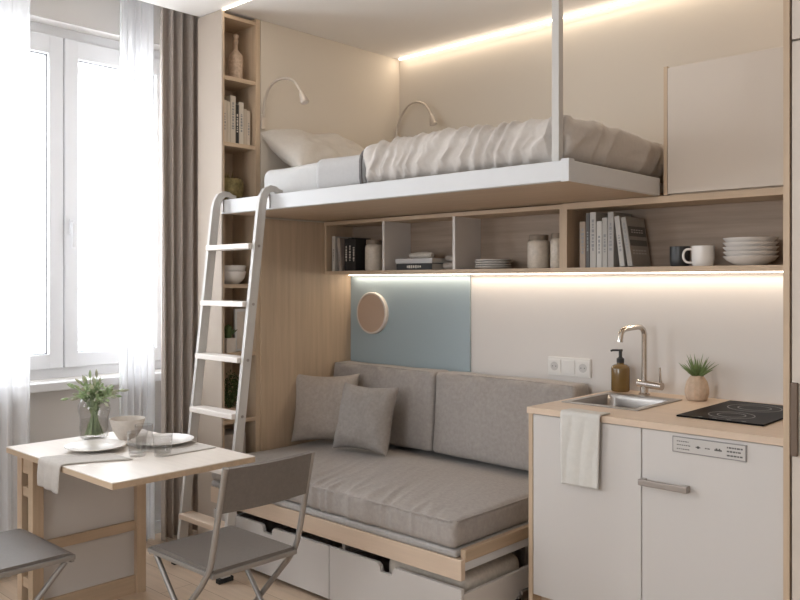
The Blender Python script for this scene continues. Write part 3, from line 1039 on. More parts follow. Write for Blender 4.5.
def spikes(mb, c, n, hmin, hmax, spread, wid, rnd, droop=0.0):
    """narrow tapering leaves fanning from a point"""
    for i in range(n):
        a = rnd.uniform(0, 2 * math.pi)
        tl = rnd.uniform(0.1, 1) * spread
        hh = rnd.uniform(hmin, hmax)
        d = Vector((math.cos(a) * math.sin(tl), math.sin(a) * math.sin(tl), math.cos(tl)))
        p0 = Vector(c) + Vector((math.cos(a), math.sin(a), 0)) * 0.006 * rnd.random()
        pts, rr_ = [], []
        for k in range(6):
            s = k / 5
            p = p0 + d * hh * s + Vector((0, 0, -droop * hh * s * s))
            pts.append(p)
            rr_.append(max(0.0004, wid * math.sin(math.pi * min(1, 0.15 + 0.85 * s)) ** 0.7))
        mb.tube(pts, rr_, 5)
    return mb


rn = random.Random(5)
spikes(MB(), (-1.385, 3.225, 0.986), 70, 0.05, 0.12, 0.95, 0.0024, rn, 0.12).build('leaves', 'succulent', pt, smooth=True)

ck = thing('cooktop', 'black glass two ring cooktop set in the worktop', 'cooktop', (-1.12, 3.03, 0.9))
MB().box(-1.272, -0.972, 2.785, 3.275, 0.9005, 0.9065, 0.002).build('glass_plate', 'black_glass', ck)
for yy, rad in ((2.91, 0.078), (3.13, 0.095)):
    k = MB()
    for rad_ in (rad, rad * 0.62):
        k.lathe([(rad_ - 0.0035, 0.9066), (rad_, 0.9066), (rad_, 0.9071), (rad_ - 0.0035, 0.9071), (rad_ - 0.0035, 0.9066)], (-1.125, yy, 0), 48)
    k.build('heating_ring', 'ring', ck)
for i in range(4):
    MB().box(-1.20 + i * 0.05, -1.185 + i * 0.05, 2.80, 2.806, 0.9066, 0.907).build('touch_mark', 'ring', ck)


# tea towel hung over the front edge
def tow(u, v):
    x = -1.628 + 0.160 * u
    L = 0.325
    d = v * L
    a, rad = 0.055, 0.008
    wv = 0.004 * math.sin(u * 9 + v * 2.2) * min(1, max(0, (d - a) / 0.1)) + 0.003 * noise.noise(Vector((u * 3, v * 3, 4)))
    if d < a:
        return (x + 0.006 * (1 - d / a), 2.614 + (a - d) - 0.006, 0.904 + 0.001 * math.sin(u * 7))
    s = d - a
    q = math.pi / 2 * rad
    if s < q:
        th = s / rad
        return (x, 2.608 - rad * math.sin(th), 0.904 - rad * (1 - math.cos(th)))
    dd = s - q
    return (x + 0.012 * (u - 0.5) * -dd / 0.3, 2.5995 + abs(wv) * -1.0, 0.896 - dd + 0.012 * u * dd)


tt = MB().sheetgrid(tow, 24, 50, 0.005).build('tea_towel', 'towel', smooth=True, auto=180)
tag(tt, 'off white tea towel hanging over the worktop edge at the sink', 'towel')

# ------------------------------------------------------------------ tall unit at the end of the kitchenette
tc_ = thing('tall_cabinet', 'tall white cabinet with an oak end panel at the end of the kitchenette', 'cabinet', (-0.5, 3.0, 0))
MB().box(-0.850, -0.832, 2.60, 3.745, 0, 2.766).build('end_panel', 'oak_z', tc_)
MB().box(-0.8315, 0.0, 2.625, 3.745, 0, 2.766).build('carcass', 'beige_front', tc_)
lo = MB().box(-0.826, -0.002, 2.602, 2.6245, 0.06, 2.098, 0.002).build('door', 'beige_front', tc_)
MB().box(-0.826, -0.002, 2.602, 2.6245, 2.104, 2.764, 0.002).build('door', 'beige_front', tc_)
MB().box(-0.826, -0.806, 2.588, 2.6018, 0.855, 1.075, 0.003).build('handle', 'brown_handle', lo)

# ------------------------------------------------------------------ ladder
ld = thing('ladder', 'white ladder hooked on the loft bed rail in front of the bookcase', 'ladder', (-3.33, 2.2, 0))
path = [(2.195, 0.012), (2.365, 1.66), (2.374, 1.745), (2.382, 1.780), (2.398, 1.806), (2.424, 1.821), (2.450, 1.820), (2.468, 1.811), (2.485, 1.808), (2.4925, 1.808)]
wid = [0.046, 0.046, 0.044, 0.040, 0.036, 0.030, 0.026, 0.022, 0.020, 0.020]


def ribbon(path, wid):
    A, B = [], []
    for i, p in enumerate(path):
        q0, q1 = Vector(path[max(i - 1, 0)]), Vector(path[min(i + 1, len(path) - 1)])
        t = (q1 - q0).normalized()
        n = Vector((-t.y, t.x))
        A.append(tuple(Vector(p) + n * wid[i] / 2))
        B.append(tuple(Vector(p) - n * wid[i] / 2))
    return A + B[::-1]


LX = (-3.497, -3.120)
for x in LX:
    MB().prism(ribbon(path, wid), 'x', x - 0.010, x + 0.010).build('stile', 'ladder', ld)
    MB().box(x - 0.009, x + 0.009, 2.4135, 2.4185, 1.728, 1.808).build('hook_plate', 'handle', ld)
    MB().box(x - 0.015, x + 0.015, 2.155, 2.235, 0.0, 0.022, 0.003).build('foot', 'rubber', ld)
for zz in (0.235, 0.495, 0.752, 1.012, 1.272, 1.545):
    yc = 2.195 + zz / 1.66 * 0.17
    rg = MB().box(LX[0] + 0.0115, LX[1] - 0.0115, yc - 0.043, yc + 0.038, zz - 0.013, zz + 0.013, 0.004).build('rung', 'pale_oak' if zz < 0.3 else 'ladder_tread', ld)
    bo = MB()
    bo.tube([(LX[1] + 0.0112, yc, zz), (LX[1] + 0.0145, yc, zz)], 0.007, 12)
    bo.build('bolt', 'handle', ld)

for o_ in list(ld.children_recursive):      # the stiles splay a little towards the window at the floor
    for v in o_.data.vertices:
        v.co.x -= 0.040 * (1 - min(1, v.co.z / 1.75))

# ------------------------------------------------------------------ drop leaf table
tb = thing('dining_table', 'slim pale topped dining table on an oak cabinet base below the window', 'table', (-3.05, 1.65, 0))
TZ = 0.70
MB().box(-3.48, -2.59, 1.350, 1.940, TZ - 0.024, TZ - 0.004).build('top_core', 'oak_x', tb)
MB().box(-3.48, -2.59, 1.350, 1.940, TZ - 0.0038, TZ, 0.0008).build('tabletop', 'table_top', tb)
ps = 0.045
for (x, y) in ((-3.472, 1.39), (-3.365, 1.39), (-3.365, 1.845), (-3.472, 1.845)):
    MB().box(x, x + ps, y, y + ps, 0, TZ - 0.0245, 0.002).build('leg', 'oak_z', tb)
yA, yB_ = 1.39 + ps, 1.845
xA, xB_ = -3.472 + ps, -3.365
for z0, z1 in ((0.61, 0.675), (0.28, 0.322), (0.0, 0.08)):
    MB().box(-3.362, -3.332, yA, yB_, z0, z1, 0.001).build('front_rail', 'oak_y', tb)
for z0, z1 in ((0.595, 0.675), (0.50, 0.54), (0.13, 0.17)):
    MB().box(xA, xB_, 1.396, 1.426, z0, z1, 0.001).build('side_rail', 'oak_x', tb)
MB().box(-3.357, -3.345, yA, yB_, 0.3225, 0.6095).build('front_panel', 'door', tb)
MB().box(-3.357, -3.345, yA, yB_, 0.0805, 0.2795).build('front_panel', 'door', tb)
MB().box(xA, xB_, 1.87, 1.88, 0.1, 0.675).box(-3.470, -3.460, yA, yB_, 0.1, 0.675).build('inner_panel', 'door', tb)
rl = MB().box(-3.331, -2.70, 1.62, 1.66, TZ - 0.05, TZ - 0.0245)
rl.build('leaf_support', 'oak_x', tb)


# ------------------------------------------------------------------ folding chairs
def folding_chair(label, loc, rz, w_, dep=0.40):
    t = thing('folding_chair', label, 'chair', loc, 'folding chairs at the dining table', (0, 0, R(rz)))
    BASE[t.name] = Vector((0, 0, 0))
    hw, hd = w_ / 2, dep / 2
    zs = 0.43

    def seat(u, v):
        x = -hw + 0.006 + (w_ - 0.012) * u
        y = -hd + dep * v
        sag = -0.006 * math.sin(math.pi * u) * math.sin(math.pi * v)
        lip = -0.012 * max(0, (0.06 - v) / 0.06)
        return (x, y, zs + sag + lip)
    MB().sheetgrid(seat, 16, 20, 0.012).build('seat', 'chair_seat', t, local=True, smooth=True)
    fr = MB()
    for s in (-1, 1):
        fr.obox((s * (hw - 0.004), -hd, zs - 0.013), (s * (hw - 0.004), hd + 0.008, zs - 0.013), 0.014, 0.016, b=0.003)
    fr.obox((-hw, hd, zs - 0.014), (hw, hd, zs - 0.014), 0.014, 0.016, b=0.003)
    fr.obox((-hw, -hd + 0.01, zs - 0.022), (hw, -hd + 0.01, zs - 0.022), 0.014, 0.014, b=0.003)
    fr.build('seat_frame', 'steel_tube', t, local=True)
    for s in (-1, 1):
        x = s * (hw + 0.007)
        MB().tube([(x, hd + 0.085, 0.785), (x, hd + 0.055, 0.66), (x, hd + 0.022, 0.52), (x, hd + 0.004, 0.455), (x, hd - 0.012, 0.425), (x, hd - 0.05, 0.375),
                   (x, -hd + 0.02, 0.03), (x, -hd + 0.012, 0.012)], 0.0105, 12).build('back_leg', 'steel_tube', t, local=True, smooth=True)
        x2 = s * (hw - 0.014)
        MB().tube([(x2, -hd + 0.03, 0.405), (x2, hd - 0.02, 0.03), (x2, hd - 0.012, 0.012)], 0.0095, 12).build('front_leg', 'steel_tube', t, local=True, smooth=True)
        MB().box(x - 0.012, x + 0.012, -hd - 0.004, -hd + 0.03, 0, 0.016, 0.003).build('foot', 'rubber', t, local=True)
        MB().box(x2 - 0.011, x2 + 0.011, hd - 0.03, hd + 0.004, 0, 0.016, 0.003).build('foot', 'rubber', t, local=True)
    MB().tube([(-hw + 0.014, hd - 0.11, 0.119), (hw - 0.014, hd - 0.11, 0.119)], 0.007, 10).build('stretcher', 'steel_tube', t, local=True, smooth=True)

    def back(u, v):
        x = -hw - 0.004 + (w_ + 0.008) * u
        z = 0.635 + 0.148 * v
        y = hd + 0.049 + 0.034 * v + 0.018 * math.sin(math.pi * u)
        return (x, y, z)
    MB().sheetgrid(back, 18, 6, 0.016).build('backrest', 'chair_seat', t, local=True, smooth=True, auto=60)
    return t


folding_chair('grey brown folding chair drawn up to the table end in front of the sofa drawers', (-2.468, 1.70, 0), -90, 0.348)
folding_chair('grey brown folding chair pushed to the long table side below the napkin', (-2.995, 1.112, 0), 180, 0.43)

# ------------------------------------------------------------------ things on the table
va = thing('vase', 'round clear glass vase half filled with water', 'vase', (-3.375, 1.675, TZ))
vx, vy = -3.375, 1.675
PV = [(0.050, 0.004), (0.058, 0.012), (0.060, 0.05), (0.058, 0.085), (0.060, 0.100), (0.066, 0.125), (0.066, 0.145), (0.056, 0.170), (0.044, 0.185), (0.040, 0.195)]
MB().lathe([(0, 0.0005), (0.046, 0.0005)] + PV + [(r_ - 0.003, z_) for r_, z_ in PV[::-1]] + [(0, 0.007)], (vx, vy, TZ), 40).build('bowl', 'tumbler', va, smooth=True)
MB().lathe([(0, 0.0075), (0.046, 0.0085), (0.0545, 0.015), (0.0565, 0.05), (0.0545, 0.085), (0, 0.085)], (vx, vy, TZ), 40).build('water', 'water', va, smooth=True)

bq = thing('bouquet', 'bunch of green stems with drooping buds standing in the glass vase', 'flowers', (vx, vy, TZ + 0.02))
rn = random.Random(12)
lf = MB()
for i in range(56):
    a = rn.uniform(0, 2 * math.pi)
    spread = rn.uniform(0.01, 0.085) if i > 12 else rn.uniform(0.085, 0.125)
    top = Vector((vx + math.cos(a) * spread, vy + math.sin(a) * spread, TZ + rn.uniform(0.205, 0.275) - spread * 0.42))
    b0 = Vector((vx - math.cos(a) * 0.044 * rn.random(), vy - math.sin(a) * 0.044 * rn.random(), TZ + 0.02))
    neck = Vector((vx + math.cos(a) * 0.030 * rn.random(), vy + math.sin(a) * 0.030 * rn.random(), TZ + 0.165))
    pts = [b0, b0.lerp(neck, 0.5), neck, neck.lerp(top, 0.55) + Vector((0, 0, 0.012)), top]
    st_ = MB().tube(pts, [0.0026, 0.0026, 0.0022, 0.0018, 0.0014], 5).build('stem', 'leaf', bq, smooth=True)
    d = (top - pts[3]).normalized()
    ln = rn.uniform(0.022, 0.038)
    MB().tube([top - d * 0.004, top + d * ln * 0.25, top + d * ln * 0.6, top + d * ln], [0.0022, 0.0062, 0.0055, 0.001], 7).build('bud', 'bud' if rn.random() < 0.6 else 'leaf', st_, smooth=True)
    for q in range(6):
        s = rn.uniform(-0.3, 0.95)
        p = neck.lerp(top, s) if s > 0 else neck.lerp(b0, -s)
        aa = a + rn.uniform(-1.6, 1.6)
        dd = Vector((math.cos(aa) * 0.7, math.sin(aa) * 0.7, rn.uniform(0.2, 1.0))).normalized()
        ll = rn.uniform(0.022, 0.040)
        sd = dd.cross(Vector((0, 0, 1))).normalized() * ll * 0.17
        up = Vector((0, 0, 0.003))
        vs = [lf.bm.verts.new(v) for v in (p, p + dd * ll * 0.45 + sd, p + dd * ll, p + dd * ll * 0.45 - sd, p + dd * ll * 0.5 + up, p + dd * ll * 0.5 - up * 0.3)]
        for f in ((0, 1, 4), (1, 2, 4), (2, 3, 4), (3, 0, 4), (1, 0, 5), (2, 1, 5), (3, 2, 5), (0, 3, 5)):
            lf.bm.faces.new([vs[k] for k in f])
lf.build('leaves', 'leaf', bq)


def plate_profile(r_, hh, t=0.004):
    return [(0, 0.0), (r_ * 0.55, 0.0), (r_ * 0.62, 0.002), (r_ * 0.97, hh - 0.002), (r_, hh), (r_ * 0.985, hh + t * 0.6),
            (r_ * 0.63, t + 0.002), (r_ * 0.55, t), (0, t)]


# napkin: lies along the table, drops over the near edge
def nap(u, v):
    x = -3.15 + 0.185 * u - 0.0 * v
    L = 0.33
    d = v * L
    rad = 0.006
    a = 0.225
    if d < a:
        y = 1.350 - 0.001 + (a - d)
        return (x + 0.10 * ((a - d) / a) ** 1.5, y, TZ + 0.0035 + 0.0007 * math.sin(u * 10 + d * 20) ** 2)
    s = d - a
    q = math.pi / 2 * rad
    if s < q:
        th = s / rad
        return (x, 1.349 - rad * math.sin(th), TZ + 0.0035 - rad * (1 - math.cos(th)))
    dd = s - q
    fold = 0.006 * math.sin(u * 8 + 1) * min(1, dd / 0.05)
    return (x + 0.012 * (0.3 - u) * dd / 0.1, 1.3415 - abs(fold), TZ - 0.0025 - dd * (1 + 0.06 * u))


tag(MB().sheetgrid(nap, 20, 44, 0.004).build('napkin', 'napkin', smooth=True, auto=180), 'linen napkin under the near plate, hanging over the table edge', 'napkin')
tag(MB().lathe(plate_profile(0.118, 0.014), (-3.145, 1.568, TZ + 0.0065), 48).build('plate', 'porcelain', smooth=True), 'white dinner plate resting on the linen napkin', 'plate')
mt_ = MB().rbox((-3.16, 1.70, TZ + 0.0004), (-2.83, 1.925, TZ + 0.0046), 0.002, (6, 6, 1)).build('placemat', 'napkin', smooth=True)
tag(mt_, 'linen napkin lying flat under the far plate', 'napkin')
tag(MB().lathe(plate_profile(0.128, 0.016), (-3.055, 1.815, TZ + 0.0052), 48).build('plate', 'porcelain', smooth=True), 'white dinner plate at the table side towards the ladder', 'plate')
bwl = thing('bowl', 'beige stoneware bowl between the vase and the tumblers', 'bowl', (-3.275, 1.775, TZ))
MB().lathe([(0, 0.0), (0.036, 0), (0.038, 0.004), (0.058, 0.035), (0.072, 0.075), (0.0745, 0.088), (0.0715, 0.088), (0.069, 0.076), (0.055, 0.038), (0.034, 0.010), (0, 0.009)],
           (-3.275, 1.775, TZ + 0.0005), 44).build('body', 'clay', bwl, smooth=True)


def tumbler(label, x, y, r_=0.036, hh=0.088, fill=True):
    t = thing('tumbler', label, 'glass', (x, y, TZ), 'tumblers on the table')
    MB().lathe([(0, 0.0005), (r_ * 0.74, 0.0005), (r_ * 0.80, 0.004), (r_ * 0.94, hh * 0.55), (r_, hh), (r_ - 0.0018, hh), (r_ * 0.94 - 0.002, hh * 0.55), (r_ * 0.78 - 0.001, 0.014), (0, 0.011)],
               (x, y, TZ), 32).build('wall', 'tumbler', t, smooth=True)
    if fill:
        MB().lathe([(0, 0.0115), (r_ * 0.70, 0.0145), (r_ * 0.86, hh * 0.5), (0, hh * 0.5)], (x, y, TZ), 32).build('water', 'water', t, smooth=True)
    return t


tumbler('clear water tumbler in front, closest to the napkin', -2.925, 1.628, 0.040, 0.094)
tumbler('clear water tumbler closest to the free end of the table', -2.855, 1.695, 0.039, 0.085)
tumbler('tall clear tumbler standing behind the other two', -2.985, 1.690, 0.036, 0.108)


# ------------------------------------------------------------------ books
def book(label, loc, t_, d_, h_, col, rot=(0, 0, 0), group=None, name='book', marks=1, cat='book', rough=0.6, seed=1):
    """spine towards local -y, thickness along x, standing on z=0"""
    b = thing(name, label, cat, loc, group, rot)
    BASE[b.name] = Vector((0, 0, 0))
    c = 0.0022
    m = mat('cover of ' + label[:30], col, rough)
    MB().box(-t_ / 2, -t_ / 2 + c, 0, d_, 0, h_).box(t_ / 2 - c, t_ / 2, 0, d_, 0, h_).box(-t_ / 2 + c, t_ / 2 - c, 0, c, 0, h_).build('cover', m, b, local=True)
    MB().box(-t_ / 2 + c, t_ / 2 - c, c, d_ - 0.004, 0.003, h_ - 0.003).build('pages', 'paper', b, local=True)
    if marks:
        rr_ = random.Random(seed)
        k = MB()
        z = h_ * 0.30
        end = h_ * rr_.uniform(0.62, 0.85)
        while z < end:
            l = rr_.uniform(0.005, 0.014)
            wq = t_ * rr_.uniform(0.12, 0.24)
            k.box(-wq, wq, -0.0006, -0.0001, z, z + l)
            z += l + rr_.uniform(0.003, 0.007)
        k.build('spine_print', 'paper' if sum(col) < 0.3 else 'ring', b, local=True)
    return b


def rt(q):
    return (0, R(q), 0)


GS = 'books on the wide kitchen shelf'
ZB = 1.4385
row = [  # label, x, thickness, height, colour
    ('short tan book at the closed end of the wide kitchen shelf', -1.848, 0.028, 0.198, (0.36, 0.28, 0.22)),
    ('dark grey book beside the short tan book', -1.8235, 0.016, 0.234, (0.12, 0.115, 0.11)),
    ('tall pale grey book next to the dark grey one', -1.798, 0.028, 0.236, (0.50, 0.475, 0.44)),
    ('short white book between the two tall pale ones', -1.768, 0.024, 0.196, (0.58, 0.555, 0.52)),
    ('mid height pale grey book beside the short white one', -1.7415, 0.023, 0.210, (0.46, 0.44, 0.41)),
    ('tall grey book that the leaning books rest against', -1.714, 0.026, 0.232, (0.42, 0.40, 0.375)),
]
for i, (l, x, t_, h_, c) in enumerate(row):
    book(l, (x, 3.125, ZB), t_, 0.155, h_, c, group=GS, seed=i)
book('slim pale book leaning against the upright row on the kitchen shelf', (-1.6605, 3.125, ZB + 0.0026), 0.022, 0.15, 0.212, (0.50, 0.475, 0.445), rt(-7), GS, seed=21)
lb2 = book('leaning grey book with black cover bands, outermost of the kitchen shelf row', (-1.6245, 3.125, ZB + 0.0032), 0.022, 0.165, 0.206, (0.34, 0.315, 0.285), rt(-9), GS, seed=22)
k = MB()
k.box(0.0111, 0.0115, 0.008, 0.158, 0.085, 0.110).box(0.0111, 0.0115, 0.008, 0.158, 0.125, 0.168)
k.build('cover_band', 'ink', lb2, local=True)
k = MB()
for zz in (0.140, 0.150):
    for q in range(5):
        k.box(0.01152, 0.0118, 0.03 + q * 0.022, 0.045 + q * 0.022, zz, zz + 0.005)
for zz in (0.050, 0.062):
    for q in range(5):
        k.box(0.01112, 0.0118, 0.02 + q * 0.025, 0.038 + q * 0.025, zz, zz + 0.006)
k.build('cover_print', 'label', lb2, local=True)

# first compartment
book('white book upright at the oak panelling end of the compartment shelf', (-3.455, 3.135, ZB), 0.026, 0.15, 0.196, (0.55, 0.52, 0.48), group='books in the first compartment', seed=31)
book('patterned brown and white book leaning beside the white one', (-3.398, 3.135, ZB + 0.0016), 0.022, 0.15, 0.185, (0.36, 0.30, 0.26), rt(-6), 'books in the first compartment', seed=32)
for i, (x, t_, h_) in enumerate(((-3.350, 0.028, 0.178), (-3.320, 0.028, 0.184), (-3.290, 0.028, 0.176))):
    book(('black book beside the patterned leaning book', 'tallest black book, between two other black books', 'black book beside the jar in the first compartment')[i],
         (x, 3.135, ZB), t_, 0.15, h_, (0.022, 0.021, 0.021), group='books in the first compartment', seed=40 + i)


def jar(label, x, y, z, r_, hh, group=None):
    t = thing('storage_jar', label, 'jar', (x, y, z), group)
    MB().lathe([(0, 0), (r_ * 0.92, 0), (r_, 0.006), (r_, hh * 0.74), (r_ * 0.93, hh * 0.81), (r_ * 0.80, hh * 0.845), (0, hh * 0.845)], (x, y, z), 36).build('body', 'jar', t, smooth=True)
    MB().lathe([(0, hh * 0.848), (r_ * 0.84, hh * 0.848), (r_ * 0.86, hh * 0.86), (r_ * 0.86, hh * 0.985), (r_ * 0.82, hh), (0, hh)], (x, y, z), 36).build('lid', 'jar_lid', t, smooth=True)
    return t


GJ = 'storage jars on the compartment shelf'
jar('wide jar with brown lid beside the black books', -3.165, 3.17, ZB, 0.050, 0.168, GJ)
jar('jar with brown lid in the third compartment, nearer the plate stack', -2.103, 3.172, ZB, 0.052, 0.152, GJ)
jar('slimmer jar with brown lid at the compartment side wall', -1.993, 3.155, ZB, 0.032, 0.155, GJ)
# second compartment: two lying books and rolls
b = book('black book lying flat under the white book', (-2.71, 3.125, ZB + 0.0165), 0.033, 0.16, 0.245, (0.02, 0.02, 0.02), (0, R(-90), 0), 'lying books in the second compartment', seed=51)
b = book('white book lying on top of the black book', (-2.707, 3.125, ZB + 0.0335 + 0.0125), 0.024, 0.16, 0.255, (0.52, 0.51, 0.50), (0, R(-90), 0), 'lying books in the second compartment', seed=52, marks=0)
sc = MB().tube([(-2.915, 3.19, ZB + 0.0755), (-2.86, 3.188, ZB + 0.076), (-2.80, 3.186, ZB + 0.0765), (-2.755, 3.184, ZB + 0.0755)], [0.012, 0.017, 0.017, 0.012], 14).build('linen_roll', 'blanket', smooth=True)
tag(sc, 'beige linen roll lying on top of the stacked books', 'cloth')
sc = MB().tube([(-2.675, 3.18, ZB + 0.018), (-2.63, 3.19, ZB + 0.019), (-2.575, 3.20, ZB + 0.018)], [0.016, 0.0175, 0.016], 14).build('linen_roll', 'cushion_a', smooth=True)
tag(sc, 'brown linen roll on the shelf board beside the stacked books', 'cloth')
sc = MB().tube([(-2.685, 3.215, ZB + 0.060), (-2.64, 3.205, ZB + 0.055), (-2.58, 3.20, ZB + 0.050)], [0.012, 0.0165, 0.012], 14).build('linen_roll', 'cushion_a', smooth=True)
tag(sc, 'brown linen roll lying on the other brown roll', 'cloth')
# third compartment: plates
for i in range(4):
    tag(MB().lathe(plate_profile(0.090 - 0.002 * (i % 2), 0.009), (-2.385, 3.205, ZB + 0.0003 + i * 0.0115), 44).build('plate', 'porcelain', smooth=True),
        ('lowest white plate of the stack in the third compartment', 'white plate second from the bottom of the stack in the third compartment',
         'white plate second from the top of the stack in the third compartment', 'topmost white plate of the stack in the third compartment')[i], 'plate', 'plates stacked in the third compartment')


# mugs and bowls on the kitchen shelf
def mug(label, x, y, r_, hh, m, ang, handle=True):
    t = thing('mug', label, 'mug', (x, y, ZB), 'mugs on the kitchen shelf')
    MB().lathe([(0, 0), (r_ * 0.86, 0), (r_ * 0.93, 0.004), (r_, hh * 0.35), (r_, hh - 0.001), (r_ - 0.002, hh), (r_ - 0.004, hh - 0.002), (r_ - 0.004, 0.01), (0, 0.008)], (x, y, ZB), 36).build('cup', m, t, smooth=True)
    if handle:
        a = R(ang)
        d = Vector((math.cos(a), math.sin(a), 0))
        c = Vector((x, y, ZB + hh * 0.5))
        pts = [c + d * (r_ - 0.002) + Vector((0, 0, hh * 0.33)), c + d * (r_ + 0.018) + Vector((0, 0, hh * 0.33)), c + d * (r_ + 0.029) + Vector((0, 0, hh * 0.15)),
               c + d * (r_ + 0.029) - Vector((0, 0, hh * 0.12)), c + d * (r_ + 0.017) - Vector((0, 0, hh * 0.30)), c + d * (r_ - 0.002) - Vector((0, 0, hh * 0.33))]
        fine = []
        for i in range(len(pts) - 1):
            p0, p1, p2, p3 = pts[max(i - 1, 0)], pts[i], pts[i + 1], pts[min(i + 2, len(pts) - 1)]
            for q in range(5):
                f = q / 5
                fine.append(0.5 * ((2 * p1) + (p2 - p0) * f + (2 * p0 - 5 * p1 + 4 * p2 - p3) * f * f + (3 * p1 - p0 - 3 * p2 + p3) * f ** 3))
        fine.append(pts[-1])
        MB().tube(fine, 0.0048, 10).build('handle', m, t, smooth=True)
    return t


mug('charcoal mug behind the white mug on the kitchen shelf', -1.452, 3.215, 0.040, 0.082, 'grey_mug', 170, False)
mug('white mug with its handle towards the books', -1.338, 3.172, 0.043, 0.080, 'porcelain', 205)
BP = lambda r_, hh: [(0, 0), (r_ * 0.48, 0), (r_ * 0.55, 0.003), (r_ * 0.86, hh * 0.55), (r_, hh), (r_ * 0.975, hh), (r_ * 0.83, hh * 0.58), (r_ * 0.52, 0.009), (0, 0.007)]
LBW = ('lowest white bowl of the stack on the kitchen shelf', 'white bowl second from the bottom of the stack of five', 'white bowl in the middle of the stack of five',
       'white bowl second from the top of the stack of five', 'topmost white bowl of the stack on the kitchen shelf')
for i in range(5):
    tag(MB().lathe(BP(0.100, 0.036), (-1.165, 3.2, ZB + 0.0003 + i * 0.0172), 44).build('bowl', 'porcelain', smooth=True), LBW[i], 'bowl', 'bowls stacked on the kitchen shelf')

# ------------------------------------------------------------------ things in the bookcase
xb, yb = -3.585, 2.56
mb = MB().lathe([(0, 0), (0.030, 0), (0.036, 0.006), (0.037, 0.05), (0.038, 0.11), (0.034, 0.135), (0.016, 0.155), (0.010, 0.168), (0.010, 0.195), (0.014, 0.202), (0.014, 0.212), (0.008, 0.216),
                 (0.015, 0.228), (0.015, 0.240), (0, 0.247)], (xb, yb, 2.4355), 28)
tag(mb.build('decanter', mat('mottled ceramic', (0.46, 0.34, 0.25), 0.35, var=0.25, vscale=70), smooth=True), 'mottled beige stoppered bottle on the top shelf of the bookcase', 'bottle')
GB = 'books in the tall bookcase'
for i, (l, y, t_, h_, c) in enumerate((
        ('cream book nearest the drape on the bookcase shelf', 2.463, 0.026, 0.218, (0.55, 0.48, 0.39)),
        ('narrow cream book beside the first one in the bookcase', 2.487, 0.018, 0.214, (0.58, 0.51, 0.42)),
        ('tallest cream book in the bookcase row', 2.514, 0.032, 0.248, (0.54, 0.48, 0.40)),
        ('thin black book in the bookcase row', 2.541, 0.018, 0.205, (0.03, 0.028, 0.026)),
        ('white book between the black one and the short ones', 2.567, 0.028, 0.222, (0.60, 0.54, 0.46)),
        ('short tan book near the end of the bookcase row', 2.592, 0.018, 0.19, (0.50, 0.42, 0.33)),
        ('short cream book at the oak end of the bookcase row', 2.613, 0.02, 0.185, (0.56, 0.48, 0.39)))):
    book(l, (-3.545, y, 2.0955), t_, 0.15, h_, c, (0, 0, R(90)), GB, seed=60 + i, marks=0 if i in (1, 5) else 1)
bk = thing('basket', 'olive straw basket on the bookcase shelf behind the ladder hooks', 'basket', (-3.61, 2.53, 1.7705))
mb = MB().lathe([(0, 0), (0.050, 0), (0.058, 0.006), (0.078, 0.06), (0.076, 0.12), (0.070, 0.145), (0.066, 0.145), (0.072, 0.06), (0.048, 0.012), (0, 0.010)], (-3.61, 2.53, 1.7705), 40)
for v in mb.bm.verts:
    v.co += Vector((v.co.x + 3.61, v.co.y - 2.53, 0)) * 0.04 * math.sin(v.co.z * 260 + 6 * math.atan2(v.co.y - 2.53, v.co.x + 3.61))
mb.build('body', 'basket', bk, smooth=True)
rn = random.Random(8)
spikes(MB(), (-3.61, 2.53, 1.83), 60, 0.06, 0.135, 0.6, 0.0035, rn).build('straw', 'basket', bk, smooth=True)
for i in range(2):
    tag(MB().lathe([(0, 0), (0.045, 0), (0.052, 0.003), (0.078, 0.030), (0.088, 0.066), (0.085, 0.068), (0.074, 0.032), (0.046, 0.010), (0, 0.008)], (-3.615, 2.541, 1.3655 + i * 0.030), 40)
        .build('bowl', 'porcelain', smooth=True), ('lower white bowl of the pair in the bookcase behind the ladder', 'upper white bowl of the pair in the bookcase behind the ladder')[i], 'bowl', 'bowls in the bookcase')
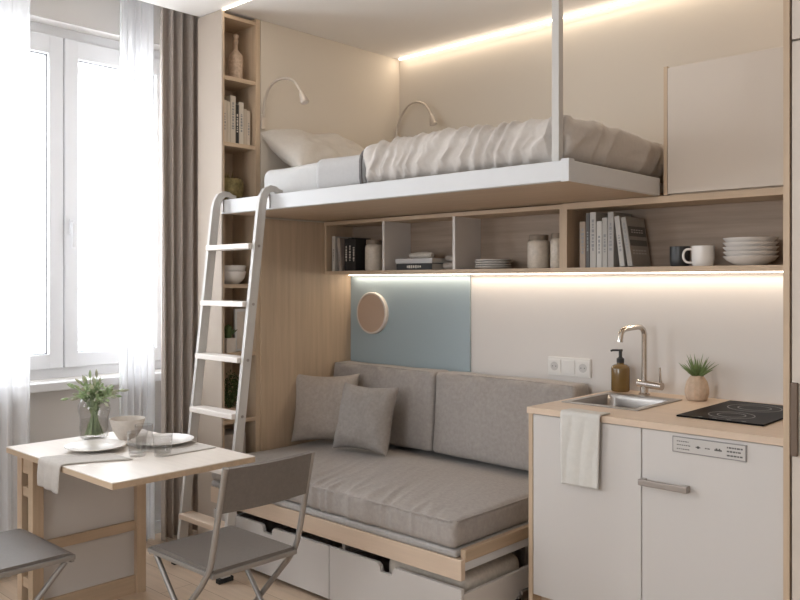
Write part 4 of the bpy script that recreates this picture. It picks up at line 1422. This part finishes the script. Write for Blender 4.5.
# pots and frame on the shelf at z 1.0
cb = thing('potted_plant', 'small cactus in a white square pot in the bookcase behind the ladder', 'plant', (-3.57, 2.502, 1.0105))
MB().prism([(-3.60, 2.475), (-3.545, 2.475), (-3.545, 2.53), (-3.60, 2.53)], 'z', 1.0105, 1.085).build('pot', 'clay', cb)
rn = random.Random(9)
spikes(MB().lathe([(0, 0.07), (0.018, 0.075), (0.022, 0.105), (0.017, 0.135), (0, 0.147)], (-3.572, 2.502, 1.0105), 14), (-3.572, 2.502, 1.09), 50, 0.03, 0.062, 0.9, 0.0045, rn).build('cactus', 'leaf_dark', cb, smooth=True)
cb = thing('potted_plant', 'taller beige pot with stubby green plant behind the cactus pot', 'plant', (-3.655, 2.478, 1.0105))
MB().lathe([(0, 0), (0.024, 0), (0.028, 0.10), (0.024, 0.10), (0.022, 0.08), (0, 0.08)], (-3.655, 2.476, 1.0105), 24).build('pot', 'clay', cb, smooth=True)
spikes(MB(), (-3.655, 2.476, 1.09), 18, 0.03, 0.06, 0.7, 0.004, rn).build('leaves', 'succulent', cb, smooth=True)
pf = thing('picture_frame', 'narrow pale picture frame standing beside the cactus in the bookcase', 'picture frame', (-3.57, 2.59, 1.0105))
MB().box(-3.585, -3.57, 2.545, 2.632, 1.0105, 1.235, 0.002).build('frame', 'white', pf)
MB().box(-3.5698, -3.5688, 2.556, 2.621, 1.025, 1.22).build('picture', 'clay', pf)
bp = thing('potted_plant', 'bushy dark green plant filling a lower bookcase shelf', 'plant', (-3.60, 2.52, 0.6655))
MB().lathe([(0, 0), (0.040, 0), (0.048, 0.055), (0.044, 0.055), (0.040, 0.045), (0, 0.045)], (-3.60, 2.525, 0.6655), 24).build('pot', 'pot', bp, smooth=True)
lf = MB()
rn = random.Random(4)
for i in range(700):
    p = Vector((rn.gauss(0, 1), rn.gauss(0, 1), rn.gauss(0, 1))).normalized() * rn.uniform(0.35, 1)
    p = Vector((-3.605 + p.x * 0.075, 2.541 + p.y * 0.068, 0.800 + p.z * 0.105))
    d = Vector((rn.gauss(0, 1), rn.gauss(0, 1), rn.gauss(0.4, 1))).normalized() * rn.uniform(0.012, 0.02)
    s = d.cross(Vector((rn.random(), rn.random(), 1))).normalized() * 0.005
    vs = [lf.bm.verts.new(q) for q in (p, p + d * 0.5 + s, p + d, p + d * 0.5 - s)]
    lf.bm.faces.new(vs)
for i in range(30):
    a = rn.uniform(0, 6.28)
    lf.tube([(-3.60, 2.525, 0.71), (-3.60 + 0.05 * math.cos(a), 2.525 + 0.05 * math.sin(a), 0.71 + rn.uniform(0.06, 0.15))], 0.0015, 4)
lf.build('foliage', 'leaf_dark', bp)
bx = MB().box(-3.70, -3.55, 2.46, 2.60, 0.3105, 0.585, 0.004).build('storage_box', 'cushion_a')
tag(bx, 'low beige storage box on a bottom shelf of the bookcase', 'box')
print('objects', len(bpy.data.objects))
